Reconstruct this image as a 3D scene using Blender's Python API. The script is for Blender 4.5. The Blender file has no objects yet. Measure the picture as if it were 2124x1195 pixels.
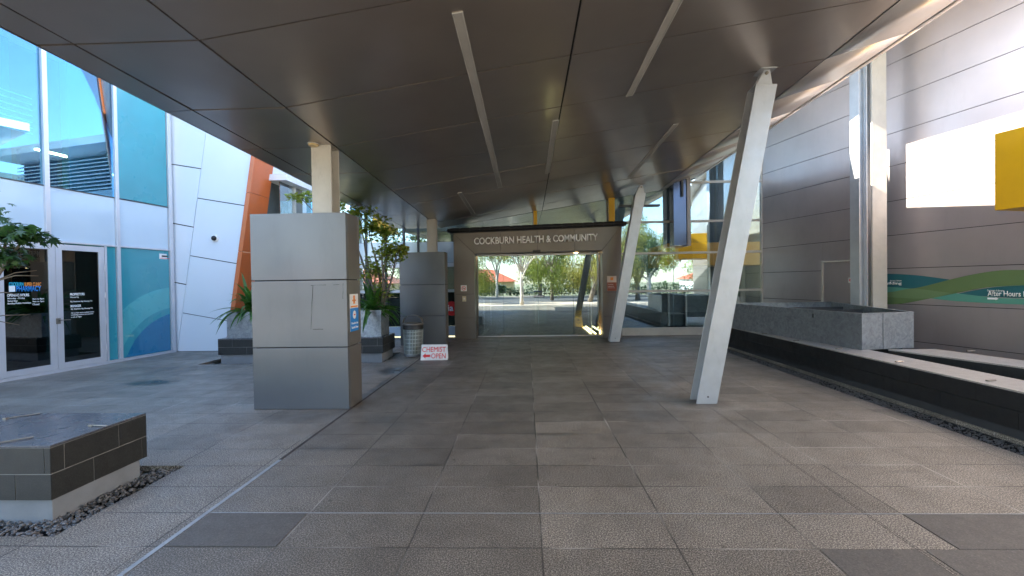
import bpy, math, random
from mathutils import Vector, Matrix
random.seed(7)
SC = bpy.context.scene
COL = SC.collection
V = Vector
# ------------------------------------------------------------------ camera model
FPX = 930.; RHO = .015; PSI = math.atan(30.2/930); TH = math.atan(12.05/930); EYE = V((0, 0, 1.6))
F = V((-math.sin(PSI)*math.cos(TH), math.cos(PSI)*math.cos(TH), -math.sin(TH)))
R0 = V((math.cos(PSI), math.sin(PSI), 0)); U0 = R0.cross(F)
R = R0*math.cos(RHO) - U0*math.sin(RHO); U = U0*math.cos(RHO) + R0*math.sin(RHO)
def ray(px, py): return F + R*((px-1062)/FPX) + U*((597.5-py)/FPX)
def hit(px, py, p0, n):
    d = ray(px, py); n = V(n); return EYE + d*(n.dot(V(p0)-EYE)/n.dot(d))
def G(px, py, z=0): return hit(px, py, (0, 0, z), (0, 0, 1))
def atY(px, py, y): return hit(px, py, (0, y, 0), (0, 1, 0))
def atX(px, py, x): return hit(px, py, (x, 0, 0), (1, 0, 0))
cd = bpy.data.cameras.new('camera'); cam = bpy.data.objects.new('camera', cd); COL.objects.link(cam)
cd.sensor_width = 36; cd.lens = 36*FPX/2124; cd.clip_start = .05; cd.clip_end = 2000
M = Matrix((R, U, -F)).transposed().to_4x4(); M.translation = EYE; cam.matrix_world = M
SC.camera = cam
# ------------------------------------------------------------------ tagging
def tag(o, label=None, cat=None, group=None, kind=None):
    if label: o['label'] = label
    if cat: o['category'] = cat
    if group: o['group'] = group
    if kind: o['kind'] = kind
    return o
def thing(name, label, cat, loc=(0, 0, 0), group=None):
    o = bpy.data.objects.new(name, None); COL.objects.link(o); o.location = loc; o.empty_display_size = .1
    return tag(o, label, cat, group)
WL = {}
def wloc(p):
    v = V((0, 0, 0))
    while p is not None: v += p.location; p = p.parent
    return v
# ------------------------------------------------------------------ mesh builder
class MB:
    def __init__(s): s.v = []; s.f = []
    def hexa(s, p):
        b = len(s.v); s.v += [tuple(q) for q in p]
        for f in ((0, 3, 2, 1), (4, 5, 6, 7), (0, 1, 5, 4), (1, 2, 6, 5), (2, 3, 7, 6), (3, 0, 4, 7)): s.f.append(tuple(b+i for i in f))
        return s
    def box(s, x0, x1, y0, y1, z0, z1):
        x0, x1 = min(x0, x1), max(x0, x1); y0, y1 = min(y0, y1), max(y0, y1); z0, z1 = min(z0, z1), max(z0, z1)
        return s.hexa([(x0, y0, z0), (x1, y0, z0), (x1, y1, z0), (x0, y1, z0), (x0, y0, z1), (x1, y0, z1), (x1, y1, z1), (x0, y1, z1)])
    def slab(s, pts, ext):
        pts = [V(p) for p in pts]; e = V(ext); n = len(pts); b = len(s.v)
        nn = V((0, 0, 0))
        for i in range(n): nn += (pts[i]-pts[0]).cross(pts[(i+1) % n]-pts[0])
        if nn.dot(e) > 0: pts = pts[::-1]
        s.v += [tuple(p) for p in pts] + [tuple(p+e) for p in pts]
        s.f.append(tuple(b+i for i in range(n))); s.f.append(tuple(b+n+i for i in reversed(range(n))))
        for i in range(n):
            j = (i+1) % n; s.f.append((b+j, b+i, b+n+i, b+n+j))
        return s
    def prism(s, xy, z0, z1): return s.slab([(x, y, z0) for x, y in xy], (0, 0, z1-z0))
    def quad(s, *p):
        b = len(s.v); s.v += [tuple(q) for q in p]; s.f.append(tuple(range(b, b+len(p)))); return s
    def bar(s, a, b, w, d, side=(0, 1, 0)):
        a = V(a); b = V(b); t = (b-a).normalized(); sd = V(side); u = t.cross(sd).normalized()*(w/2); q = t.cross(u).normalized()*(d/2)
        return s.hexa([a-u-q, a+u-q, a+u+q, a-u+q, b-u-q, b+u-q, b+u+q, b-u+q])
    def tube(s, pts, rad, n=8, cap=True):
        pts = [V(p) for p in pts]; rad = rad if isinstance(rad, (list, tuple)) else [rad]*len(pts); base = len(s.v); pr = None
        for i, p in enumerate(pts):
            t = (pts[min(i+1, len(pts)-1)]-pts[max(i-1, 0)]).normalized()
            if pr is None:
                a = V((0, 0, 1)) if abs(t.z) < .9 else V((1, 0, 0)); pr = t.cross(a).normalized()
            pr = (pr - t*pr.dot(t)).normalized(); q = t.cross(pr)
            for k in range(n):
                an = 2*math.pi*k/n; s.v.append(tuple(p+(pr*math.cos(an)+q*math.sin(an))*rad[i]))
        for i in range(len(pts)-1):
            for k in range(n):
                a = base+i*n+k; b = base+i*n+(k+1) % n; s.f.append((a, b, b+n, a+n))
        if cap:
            s.f.append(tuple(base+k for k in reversed(range(n)))); e = base+(len(pts)-1)*n; s.f.append(tuple(e+k for k in range(n)))
        return s
    def lathe(s, c, prof, n=24):
        base = len(s.v)
        for r, z in prof:
            for k in range(n): an = 2*math.pi*k/n; s.v.append((c[0]+r*math.cos(an), c[1]+r*math.sin(an), c[2]+z))
        for i in range(len(prof)-1):
            for k in range(n):
                a = base+i*n+k; b = base+i*n+(k+1) % n; s.f.append((a, b, b+n, a+n))
        return s
    def build(s, name, mat, parent=None, bevel=0, smooth=False):
        off = wloc(parent)
        me = bpy.data.meshes.new(name); me.from_pydata([tuple(V(v)-off) for v in s.v], [], s.f); me.update()
        me.materials.append(mat)
        if smooth: me.polygons.foreach_set('use_smooth', [True]*len(me.polygons))
        o = bpy.data.objects.new(name, me); COL.objects.link(o)
        if parent is not None: o.parent = parent
        if bevel:
            m = o.modifiers.new('bevel', 'BEVEL'); m.width = bevel; m.segments = 2; m.limit_method = 'ANGLE'; m.angle_limit = .7
        return o
def struct(o): o['kind'] = 'structure'; return o
def copy_tree(o, parent=None):
    c = o.copy(); COL.objects.link(c); c.parent = parent
    for ch in o.children: copy_tree(ch, c)
    return c
# ------------------------------------------------------------------ materials
class NT:
    def __init__(s, name):
        s.m = bpy.data.materials.new(name); s.m.use_nodes = True; s.t = s.m.node_tree; s.n = s.t.nodes; s.l = s.t.links
        s.b = s.n['Principled BSDF']; s.pos = s.n.new('ShaderNodeNewGeometry').outputs['Position']
    def L(s, a, b):
        if isinstance(a, (int, float)): b.default_value = a
        elif isinstance(a, tuple): b.default_value = a if len(a) == 4 or b.type == 'VECTOR' else (*a, 1)
        else: s.l.new(a, b)
    def math(s, op, a, b=0., c=0., clamp=False):
        n = s.n.new('ShaderNodeMath'); n.operation = op; n.use_clamp = clamp
        for i, x in enumerate((a, b, c)): s.L(x, n.inputs[i])
        return n.outputs[0]
    def vec(s, x, y, z):
        n = s.n.new('ShaderNodeCombineXYZ')
        for i, q in enumerate((x, y, z)): s.L(q, n.inputs[i])
        return n.outputs[0]
    def sep(s, v):
        n = s.n.new('ShaderNodeSeparateXYZ'); s.L(v, n.inputs[0]); return n.outputs
    def scale(s, v, k):
        n = s.n.new('ShaderNodeVectorMath'); n.operation = 'MULTIPLY'; s.L(v, n.inputs[0]); n.inputs[1].default_value = k; return n.outputs[0]
    def noise(s, scale, detail=3, rough=.55, vec=None, stretch=None, dist=0):
        n = s.n.new('ShaderNodeTexNoise'); n.inputs['Scale'].default_value = scale; n.inputs['Detail'].default_value = detail
        n.inputs['Roughness'].default_value = rough; n.inputs['Distortion'].default_value = dist
        v = vec if vec is not None else s.pos
        if stretch: v = s.scale(v, stretch)
        s.L(v, n.inputs['Vector']); return n.outputs[0]
    def voro(s, scale, out='Color', stretch=None, vec=None):
        n = s.n.new('ShaderNodeTexVoronoi'); n.inputs['Scale'].default_value = scale
        v = vec if vec is not None else s.pos
        if stretch: v = s.scale(v, stretch)
        s.L(v, n.inputs['Vector']); return n.outputs[out]
    def ramp(s, fac, stops):
        n = s.n.new('ShaderNodeValToRGB'); e = n.color_ramp.elements
        while len(e) < len(stops): e.new(.5)
        for i, (p, c) in enumerate(stops):
            e[i].position = p; e[i].color = (c, c, c, 1) if isinstance(c, (int, float)) else (*c, 1)
        s.L(fac, n.inputs[0]); return n.outputs[0]
    def mix(s, fac, a, b, mode='MIX'):
        n = s.n.new('ShaderNodeMix'); n.data_type = 'RGBA'; n.blend_type = mode
        s.L(fac, n.inputs[0]); s.L(a, n.inputs[6]); s.L(b, n.inputs[7]); return n.outputs[2]
    def bump(s, h, strength, dist=.01):
        n = s.n.new('ShaderNodeBump'); n.inputs['Strength'].default_value = strength; n.inputs['Distance'].default_value = dist
        s.L(h, n.inputs['Height']); s.l.new(n.outputs[0], s.b.inputs['Normal']); return n
    def set(s, **k):
        for a, v in k.items():
            s.L(v, s.b.inputs[a.replace('_', ' ')])
        return s
def plain(name, col, rough=.5, metal=0., var=.12, scale=3., bump=0., bscale=60., coat=0., dirt=0., stretch=None):
    t = NT(name)
    n = t.noise(scale, 4, stretch=stretch)
    lo = tuple(c*(1-var) for c in col); hi = tuple(min(1, c*(1+var)) for c in col)
    c = t.ramp(n, [(.3, lo), (.7, hi)])
    if dirt:
        d = t.ramp(t.noise(scale*2.3, 6, .7, stretch=(1, 1, .35)), [(.55, 0.), (.75, dirt)])
        c = t.mix(d, c, tuple(q*.45 for q in col))
    t.set(Base_Color=c, Metallic=metal, Roughness=t.ramp(t.noise(scale*1.7, 4), [(.3, max(0, rough-.06)), (.7, rough+.06)]))
    if coat: t.b.inputs['Coat Weight'].default_value = coat; t.b.inputs['Coat Roughness'].default_value = .12
    if bump: t.bump(t.noise(bscale, 4), bump, .004)
    return t.m
def metalpanel(name, col, rough, metal, coat=.3, wave=.15, croug=.1, stretch=(1, 1, 1), grime=.35):
    t = NT(name)
    c = t.ramp(t.noise(1.3, 3), [(.3, tuple(q*.94 for q in col)), (.7, tuple(q*1.06 for q in col))])
    sm = t.ramp(t.noise(2.2, 3, .5, stretch=(1, 1, .4)), [(.3, rough), (.8, rough+.07)])
    st = t.ramp(t.noise(3.2, 7, .75, stretch=(1, 1, .22)), [(.54, 0.), (.74, .35)])
    c = t.mix(t.math('MULTIPLY', st, grime), c, tuple(q*.45 for q in col))
    t.set(Base_Color=c, Metallic=metal, Roughness=t.math('ADD', sm, t.math('MULTIPLY', st, .25*grime)))
    t.b.inputs['Coat Weight'].default_value = coat; t.b.inputs['Coat Roughness'].default_value = croug
    b = t.bump(t.noise(.8, 2, .5, stretch=stretch), wave, .03)
    t.l.new(b.outputs[0], t.b.inputs['Coat Normal'])
    return t.m
def glass(name, tint, refl, rough=0., rc=(1, 1, 1), wave=0.):
    t = NT(name); t.n.remove(t.b)
    tr = t.n.new('ShaderNodeBsdfTransparent'); tr.inputs[0].default_value = (*tint, 1)
    gl = t.n.new('ShaderNodeBsdfGlossy'); gl.inputs['Roughness'].default_value = rough; gl.inputs[0].default_value = (*rc, 1)
    lw = t.n.new('ShaderNodeFresnel'); lw.inputs[0].default_value = 1.5
    fac = t.math('ADD', t.math('MULTIPLY', lw.outputs[0], 1-refl), refl, clamp=True)
    if wave:
        n = t.n.new('ShaderNodeBump'); n.inputs['Strength'].default_value = wave; n.inputs['Distance'].default_value = .01
        t.L(t.noise(1.1, 2, .5), n.inputs['Height']); t.l.new(n.outputs[0], gl.inputs['Normal'])
    mx = t.n.new('ShaderNodeMixShader'); t.L(fac, mx.inputs[0]); t.l.new(tr.outputs[0], mx.inputs[1]); t.l.new(gl.outputs[0], mx.inputs[2])
    t.l.new(mx.outputs[0], t.n['Material Output'].inputs[0]); return t.m
def emit(name, col, k):
    t = NT(name); t.set(Base_Color=col); t.b.inputs['Emission Color'].default_value = (*col, 1); t.b.inputs['Emission Strength'].default_value = k; return t.m
def leafmat(name, a, b, c, rough=.45):
    t = NT(name)
    col = t.ramp(t.noise(3.5, 5, .75), [(.32, a), (.5, b), (.68, c)])
    rnd = t.voro(22, 'Color')
    col = t.mix(.35, col, t.mix(t.sep(rnd)[0], a, c))
    t.set(Base_Color=col, Roughness=rough)
    tl = t.n.new('ShaderNodeBsdfTranslucent'); t.L(col, tl.inputs[0])
    mx = t.n.new('ShaderNodeMixShader'); mx.inputs[0].default_value = .35
    t.l.new(t.b.outputs[0], mx.inputs[1]); t.l.new(tl.outputs[0], mx.inputs[2]); t.l.new(mx.outputs[0], t.n['Material Output'].inputs[0])
    return t.m

m_soffit = metalpanel('soffit_metal', (.34, .30, .268), .29, .78, .24, .03, .09, grime=0.)
m_wing = metalpanel('wing_metal', (.66, .62, .60), .34, .45, .0, .02, .2)  # paler copy of the soffit metal: reflected wall light put into the colour
m_pier = metalpanel('pier_metal', (.165, .17, .175), .40, .6, .1, .08, grime=.4)
m_pierside = metalpanel('pier_side_metal', (.20, .18, .16), .42, .6, .1, .05)
m_portal = metalpanel('portal_metal', (.17, .15, .135), .38, .6, .15, .05)
m_wall = metalpanel('wall_metal', (.49, .43, .41), .31, .68, .25, .04, .2)
m_yellow = plain('yellow_panel', (.72, .40, .01), .35, var=.05)
m_orange_in = plain('amber_panel', (.75, .33, .02), .45, var=.06)
m_orange = plain('orange_cladding', (.52, .12, .03), .35, var=.06, coat=.2)
m_white = plain('white_cladding', (.74, .76, .80), .38, .0, var=.02, scale=.6, coat=.25)
m_dark = plain('dark_core', (.02, .02, .022), .8, var=.1)
m_strut = plain('silver_paint', (.46, .48, .50), .38, .45, var=.07, scale=5, bump=.08, bscale=90, dirt=.25)
m_cream = plain('cream_steel', (.50, .47, .41), .5, .15, var=.06, scale=5, dirt=.3)
m_alu = plain('aluminium_frame', (.62, .62, .65), .4, .4, var=.04)
m_alud = plain('dark_frame', (.05, .055, .06), .4, .3, var=.1)
m_black = plain('black_rubber', (.012, .012, .013), .45, var=.1)
m_concrete = plain('plinth_concrete', (.20, .21, .22), .85, var=.15, bump=.3, bscale=80)
m_grout = plain('grout', (.22, .215, .20), .9, var=.2)
m_line = plain('alu_strip', (.30, .32, .335), .45, .3, var=.2, scale=8, dirt=.6)
m_steel = plain('steel_clip', (.26, .235, .20), .45, .7, var=.1)
m_inside = plain('interior_wall', (.10, .12, .13), .7, var=.2)
m_insidefloor = plain('interior_mat', (.02, .02, .022), .55, var=.2)
m_teal = plain('teal_blind', (.10, .42, .47), .6, var=.12, scale=.8)
m_tealblue = plain('blue_graphic', (.01, .22, .42), .5, var=.1)
m_teallight = plain('aqua_graphic', (.12, .58, .60), .5, var=.08)
m_navy = plain('navy_furnishing', (.008, .035, .10), .6, var=.1)
m_spandrel = plain('spandrel_panel', (.50, .60, .68), .08, .05, var=.04, scale=1., coat=.6)
m_lamp = emit('lamp_warm', (1, .66, .30), 6)
m_strip = plain('light_diffuser', (.33, .315, .28), .5, var=.05)
m_stripframe = plain('light_trim', (.55, .54, .5), .4, .5, var=.04)
m_letter = plain('white_letter', (.92, .91, .88), .6, var=.01)
m_red = plain('red_print', (.75, .03, .03), .5, var=.03)
m_signwhite = plain('sign_white', (.78, .78, .76), .5, var=.03, dirt=.15)
m_blue = plain('blue_print', (.01, .22, .62), .45, var=.03)
m_orp = plain('orange_print', (.85, .28, .04), .5, var=.03)
m_signyellow = plain('yellow_plastic', (.85, .55, .01), .4, var=.04)
m_mteal = plain('mural_teal', (.03, .15, .165), .5, .3, var=.03)
m_mgreen = plain('mural_green', (.15, .23, .09), .5, .3, var=.03)
m_mmint = plain('mural_mint', (.12, .36, .27), .5, .3, var=.03)
m_molive = plain('mural_leaf', (.19, .29, .13), .5, .3, var=.03)
m_bark = plain('pale_bark', (.55, .50, .42), .8, var=.25, scale=6, bump=.4)
m_barkd = plain('grey_bark', (.16, .13, .10), .85, var=.3, scale=8, bump=.5)
m_leafy = leafmat('maple_leaf', (.04, .09, .015), (.15, .25, .025), (.34, .36, .035))
m_leafd = leafmat('glossy_leaf', (.012, .04, .012), (.03, .09, .02), (.07, .16, .04), .35)
m_leafo = leafmat('autumn_leaf', (.08, .12, .02), (.20, .24, .04), (.40, .34, .08))
m_maple = leafmat('yellow_green_leaf', (.06, .12, .015), (.20, .30, .03), (.42, .40, .04))
m_sunleaf = leafmat('street_leaf', (.05, .09, .012), (.16, .22, .02), (.34, .35, .04))
m_sunleaf2 = leafmat('street_leaf_gold', (.10, .12, .02), (.30, .30, .05), (.50, .42, .08))
m_strap = leafmat('strap_leaf', (.015, .07, .015), (.04, .14, .02), (.13, .26, .04), .35)
m_hedge = leafmat('hedge_leaf', (.02, .05, .02), (.05, .10, .03), (.10, .16, .05))
m_roof = plain('red_tile_roof', (.42, .10, .05), .8, var=.25, scale=4)
m_brick = plain('cream_brick', (.55, .42, .22), .85, var=.12, scale=5)
m_glassdoor = glass('door_glass', (.50, .58, .56), .32, rc=(.80, .93, 1.), wave=.02)
m_glassend = glass('curtain_glass', (.90, .90, .84), .24, rc=(.70, .88, 1.), wave=.03)
m_glassleft = glass('tinted_glass', (.50, .80, .88), .13, rc=(.55, .80, 1.), wave=.02)
m_glassdark = glass('pharmacy_glass', (.10, .14, .16), .10, wave=.02)
m_gspan = glass('spandrel_glass', (.8, .9, .95), .25, wave=.02)
# galvanised steel
t = NT('galvanised_steel')
vv = t.sep(t.voro(14, 'Color', stretch=(1, 1, 1.4)))[0]
cl = t.ramp(t.noise(9, 6, .7, dist=1.5), [(.35, (.23, .25, .27)), (.62, (.40, .435, .47))])
t.set(Base_Color=t.mix(.18, cl, t.mix(vv, (.26, .28, .30), (.46, .49, .52))), Metallic=.75, Roughness=t.ramp(t.noise(12, 5), [(.3, .3), (.7, .55)])); m_galv = t.m
# honed dark stone tile
def stone(name, a, b, rough, sp=.5):
    t = NT(name)
    n = t.noise(6, 6, .7); g = t.noise(120, 3, .7)
    c = t.mix(.5, t.ramp(n, [(.3, a), (.7, b)]), t.ramp(g, [(.35, tuple(q*.4 for q in a)), (.6, b), (.75, tuple(q*2.2 for q in b))]))
    t.set(Base_Color=c, Roughness=t.ramp(t.noise(10, 5), [(.3, rough), (.7, rough+.15)])); t.bump(g, .15, .002); return t.m
m_stone = stone('basalt_tile', (.012, .013, .012), (.027, .028, .026), .45)
m_stoneblack = stone('black_tile', (.008, .008, .009), (.016, .016, .017), .5)
m_stonetop = stone('honed_top', (.060, .062, .066), (.10, .10, .11), .16)
m_paletop = stone('pale_top', (.30, .28, .26), (.42, .40, .37), .35)
m_smooth = stone('smooth_paver', (.09, .083, .075), (.122, .112, .10), .55)
# pebbles
t = NT('pebble'); t.set(Base_Color=t.ramp(t.voro(30, 'Distance', vec=None), [(0., (.03, .03, .03)), (.6, (.16, .155, .15))]), Roughness=.4); m_peb = t.m
m_soil = plain('dark_soil', (.012, .011, .010), .95, var=.4, scale=20)
# ------------------------------------------------------------------ paving material
W_, D_ = .81, .405
t = NT('granite_paving'); x, y, z = t.sep(t.pos)
wob = t.math('MULTIPLY', t.math('SUBTRACT', t.noise(3, 3), .5), .006)
u = t.math('DIVIDE', t.math('ADD', t.math('SUBTRACT', x, .07), wob), W_); v = t.math('DIVIDE', t.math('ADD', t.math('SUBTRACT', y, 3.081), wob), D_)
iu = t.math('FLOOR', u); iv = t.math('FLOOR', v)
fu = t.math('SUBTRACT', u, iu); fv = t.math('SUBTRACT', v, iv)
du = t.math('MULTIPLY', t.math('MINIMUM', fu, t.math('SUBTRACT', 1., fu)), W_); dv = t.math('MULTIPLY', t.math('MINIMUM', fv, t.math('SUBTRACT', 1., fv)), D_)
de = t.math('MINIMUM', du, dv)
joint = t.math('SUBTRACT', 1., t.math('SMOOTH_MIN', t.math('DIVIDE', de, .008), 1., .2), clamp=True)
wn = t.n.new('ShaderNodeTexWhiteNoise'); wn.noise_dimensions = '2D'; t.L(t.vec(iu, iv, 0.), wn.inputs['Vector']); h = wn.outputs['Value']
speck = t.noise(115, 3, .7); speck2 = t.noise(230, 2, .7)
base = t.ramp(speck, [(.39, (.022, .019, .016)), (.5, (.150, .132, .106)), (.60, (.58, .52, .43))])
stain = t.ramp(t.noise(1.6, 7, .72, dist=.6), [(.40, .52), (.54, .98), (.68, 1.15)])
base = t.mix(.45, base, stain, 'MULTIPLY')
base = t.mix(.22, base, t.ramp(speck2, [(.35, (.045, .037, .031)), (.65, (.34, .285, .235))]))
til = t.ramp(h, [(0., .78), (.5, .97), (1., 1.10)])
base = t.mix(1., base, til, 'MULTIPLY')
big = t.ramp(t.noise(.55, 5, .6), [(.3, .80), (.7, 1.15)])
base = t.mix(1., base, big, 'MULTIPLY')
sm = t.ramp(t.noise(7, 6, .75, stretch=(.25, 1, 1)), [(.60, 0.), (.78, .5)])
base = t.mix(sm, base, (.05, .045, .042))
jc = t.ramp(t.noise(1.1, 2, .5), [(.50, (.010, .008, .007)), (.64, (.48, .45, .40))])
base = t.mix(t.math('MULTIPLY', joint, .95), base, jc)
def blob(cx, cy, rx, ry, soft=.35):
    a = t.math('DIVIDE', t.math('SUBTRACT', x, cx), rx); b = t.math('DIVIDE', t.math('SUBTRACT', y, cy), ry)
    d = t.math('SQRT', t.math('ADD', t.math('MULTIPLY', a, a), t.math('MULTIPLY', b, b)))
    d = t.math('ADD', d, t.math('MULTIPLY', t.math('SUBTRACT', t.noise(5, 5, .7), .5), .9))
    return t.math('DIVIDE', t.math('SUBTRACT', 1.+soft, d), soft*2, clamp=True)
g1 = G(313, 794); g2 = G(825, 768)
wet = t.math('MAXIMUM', blob(g1.x, g1.y, .38, .20), blob(g2.x, g2.y, .30, .38))
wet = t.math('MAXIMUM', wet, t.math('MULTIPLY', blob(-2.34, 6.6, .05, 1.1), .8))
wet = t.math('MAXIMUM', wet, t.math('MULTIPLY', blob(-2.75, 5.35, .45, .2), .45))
for (a_, b_, c_, d_, e_) in ((-.9, 3.9, .12, .03, .6), (-1.5, 5.2, .5, .18, .35), (-.5, 4.4, .6, .10, .25), (.3, 4.7, .4, .05, .4), (-1.9, 4.3, .3, .06, .4), (1.2, 5.3, .5, .14, .25), (-1.65, 7.1, .10, .5, .5), (3.05, 3.75, .14, .03, .4)): wet = t.math('MAXIMUM', wet, t.math('MULTIPLY', blob(a_, b_, c_, d_), e_))
base = t.mix(t.math('MULTIPLY', wet, .8), base, (.022, .021, .020))
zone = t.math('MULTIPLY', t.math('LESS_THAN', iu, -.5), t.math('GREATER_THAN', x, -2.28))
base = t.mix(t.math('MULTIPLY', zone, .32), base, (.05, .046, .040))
gum = t.ramp(t.voro(2.3, 'Distance', stretch=(1, 1, 0)), [(.028, 1.), (.045, 0.)])
base = t.mix(t.math('MULTIPLY', gum, .55), base, (.03, .027, .024))
smear = t.ramp(t.noise(2.1, 8, .8, stretch=(.6, 1.6, 1), dist=1.2), [(.60, 0.), (.72, .6)])
base = t.mix(smear, base, (.045, .037, .03))
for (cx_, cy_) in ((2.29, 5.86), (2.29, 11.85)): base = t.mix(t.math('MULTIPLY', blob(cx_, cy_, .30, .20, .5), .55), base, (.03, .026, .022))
t.set(Base_Color=base, Roughness=t.math('SUBTRACT', t.ramp(t.noise(4, 5), [(.3, .42), (.7, .62)]), t.math('MULTIPLY', wet, .2)))
t.bump(t.math('SUBTRACT', t.math('MULTIPLY', speck, .35), t.math('MULTIPLY', joint, 1.2)), .35, .006)
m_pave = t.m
t = NT('earth_ground'); t.set(Base_Color=t.ramp(t.noise(.25, 6, .6), [(.35, (.26, .22, .17)), (.6, (.14, .17, .06))]), Roughness=.95); m_ground = t.m
t = NT('footpath_concrete'); t.set(Base_Color=t.ramp(t.noise(1.5, 5), [(.3, (.44, .36, .28)), (.7, (.58, .48, .38))]), Roughness=.85); m_path = t.m
t = NT('asphalt'); t.set(Base_Color=t.ramp(t.noise(60, 4), [(.3, (.05, .05, .052)), (.7, (.10, .10, .10))]), Roughness=.85); m_road = t.m
# ------------------------------------------------------------------ world and sun
wd = bpy.data.worlds.new('World'); SC.world = wd; wd.use_nodes = True
SD = V((-math.cos(math.radians(-5))*math.cos(math.radians(33.5)), math.sin(math.radians(-5))*math.cos(math.radians(33.5)), math.sin(math.radians(33.5))))
sk = wd.node_tree.nodes.new('ShaderNodeTexSky'); sk.sky_type = 'NISHITA'; sk.sun_disc = False
sk.sun_elevation = math.radians(33.5); sk.sun_rotation = math.atan2(SD.x, SD.y); sk.air_density = 1.0; sk.dust_density = .6; sk.ozone_density = 1.6
bg = wd.node_tree.nodes['Background']; wd.node_tree.links.new(sk.outputs[0], bg.inputs[0]); bg.inputs[1].default_value = .12
sl = bpy.data.lights.new('sun', 'SUN'); sl.energy = 5; sl.angle = math.radians(.5); sl.color = (1, .91, .78)
so = bpy.data.objects.new('sun', sl); COL.objects.link(so); so.rotation_euler = (-SD).to_track_quat('-Z', 'Y').to_euler(); so.location = (-20, 8, 18)
SC.view_settings.view_transform = 'Standard'; SC.view_settings.look = 'None'; SC.view_settings.exposure = 3.05; SC.view_settings.gamma = 1
SC.cycles.max_bounces = 10; SC.cycles.glossy_bounces = 5; SC.cycles.diffuse_bounces = 5; SC.cycles.transparent_max_bounces = 16
SC.cycles.sample_clamp_indirect = 5
# ------------------------------------------------------------------ text
def text(s, org, xd, width, mat, parent, name='lettering', up=(0, 0, 1), ext=.004, height=None, weight=0., maxh=None):
    c = bpy.data.curves.new(name, 'FONT'); c.body = s; c.size = 1; c.extrude = .0; c.offset = weight; c.resolution_u = 3
    o = bpy.data.objects.new(name, c); COL.objects.link(o); bpy.context.view_layer.update()
    me = bpy.data.meshes.new_from_object(o.evaluated_get(bpy.context.evaluated_depsgraph_get()))
    bpy.data.objects.remove(o)
    xs = [v.co.x for v in me.vertices]; ys = [v.co.y for v in me.vertices]
    w0, h0 = max(xs)-min(xs), max(ys)-min(ys); k = width/w0; ky = k if height is None else height/h0
    xd = V(xd).normalized(); up = V(up).normalized(); n = xd.cross(up)
    off = wloc(parent); org = V(org)
    for v in me.vertices:
        v.co = org + xd*((v.co.x-min(xs))*k) + up*((v.co.y-min(ys))*ky) + n*ext - off
    me.materials.clear(); me.materials.append(mat)
    ob = bpy.data.objects.new(name, me); COL.objects.link(ob); ob.parent = parent
    sd = ob.modifiers.new('thick', 'SOLIDIFY'); sd.thickness = ext*.7; sd.offset = 0
    return ob
# ================================================================== GROUND
PY0, PY1 = 2.78, 3.90      # pit beside the near seat
pits = [(-6.8, -3.08, PY0, PY1), (-6.8, -2.95, 9.0, 10.35), (4.36, 4.74, 1.5, 11.2)]
xs = sorted({-12., 12.} | {p[0] for p in pits} | {p[1] for p in pits}); ys = sorted({-4.2, 13.2} | {p[2] for p in pits} | {p[3] for p in pits})
mb = MB()
for i in range(len(xs)-1):
    for j in range(len(ys)-1):
        cx, cy = (xs[i]+xs[i+1])/2, (ys[j]+ys[j+1])/2
        if any(p[0] < cx < p[1] and p[2] < cy < p[3] for p in pits): continue
        mb.box(xs[i], xs[i+1], ys[j], ys[j+1], -.05, 0)
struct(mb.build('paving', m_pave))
struct(MB().quad((-300, -300, -.12), (300, -300, -.12), (300, 300, -.12), (-300, 300, -.12)).build('ground', m_ground))
struct(MB().box(-60, 60, -10.5, -4.205, -.1, -.03).build('footpath', m_path))
struct(MB().box(-60, 60, -21, -10.51, -.11, -.09).build('road', m_road))
struct(MB().box(-60, 60, -24, -21.01, -.1, .02).build('pavement', m_path))
mb = MB()
for (x0, x1, y0, y1) in pits: mb.box(x0, x1, y0, y1, -.11, -.075)
struct(mb.build('garden_bed', m_soil))
# metal edge strips and control joints
mb = MB().box(-2.298, -2.266, 1.6, 4.02, .0005, .004); mb.box(-2.262, 4.1, 3.078, 3.084, .0005, .003)
struct(mb.build('paving_strip', m_line))
struct(MB().box(-2.298, -2.27, 4.02, 12.6, .0005, .003).build('dirty_strip', plain('grimy_strip', (.06, .05, .045), .8, var=.5, scale=6)))
mb = MB()
mb.box(2.258, 2.2605, 1.8, 12.5, .0002, .001); mb.box(2.276, 2.278, 1.8, 5.6, .0002, .001)
struct(mb.build('control_joint', plain('sealant', (.035, .03, .027), .7)))
mb = MB()
for (x0, x1, y0, y1) in ((2.505, 3.305, 2.68, 3.072), (1.70, 2.25, 2.27, 2.67), (-2.25, -1.56, 2.68, 3.072), (2.30, 3.3, 2.27, 2.67)):
    mb.box(x0, x1, y0, y1, .0005, .004)
struct(mb.build('smooth_paver', m_smooth))
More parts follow.
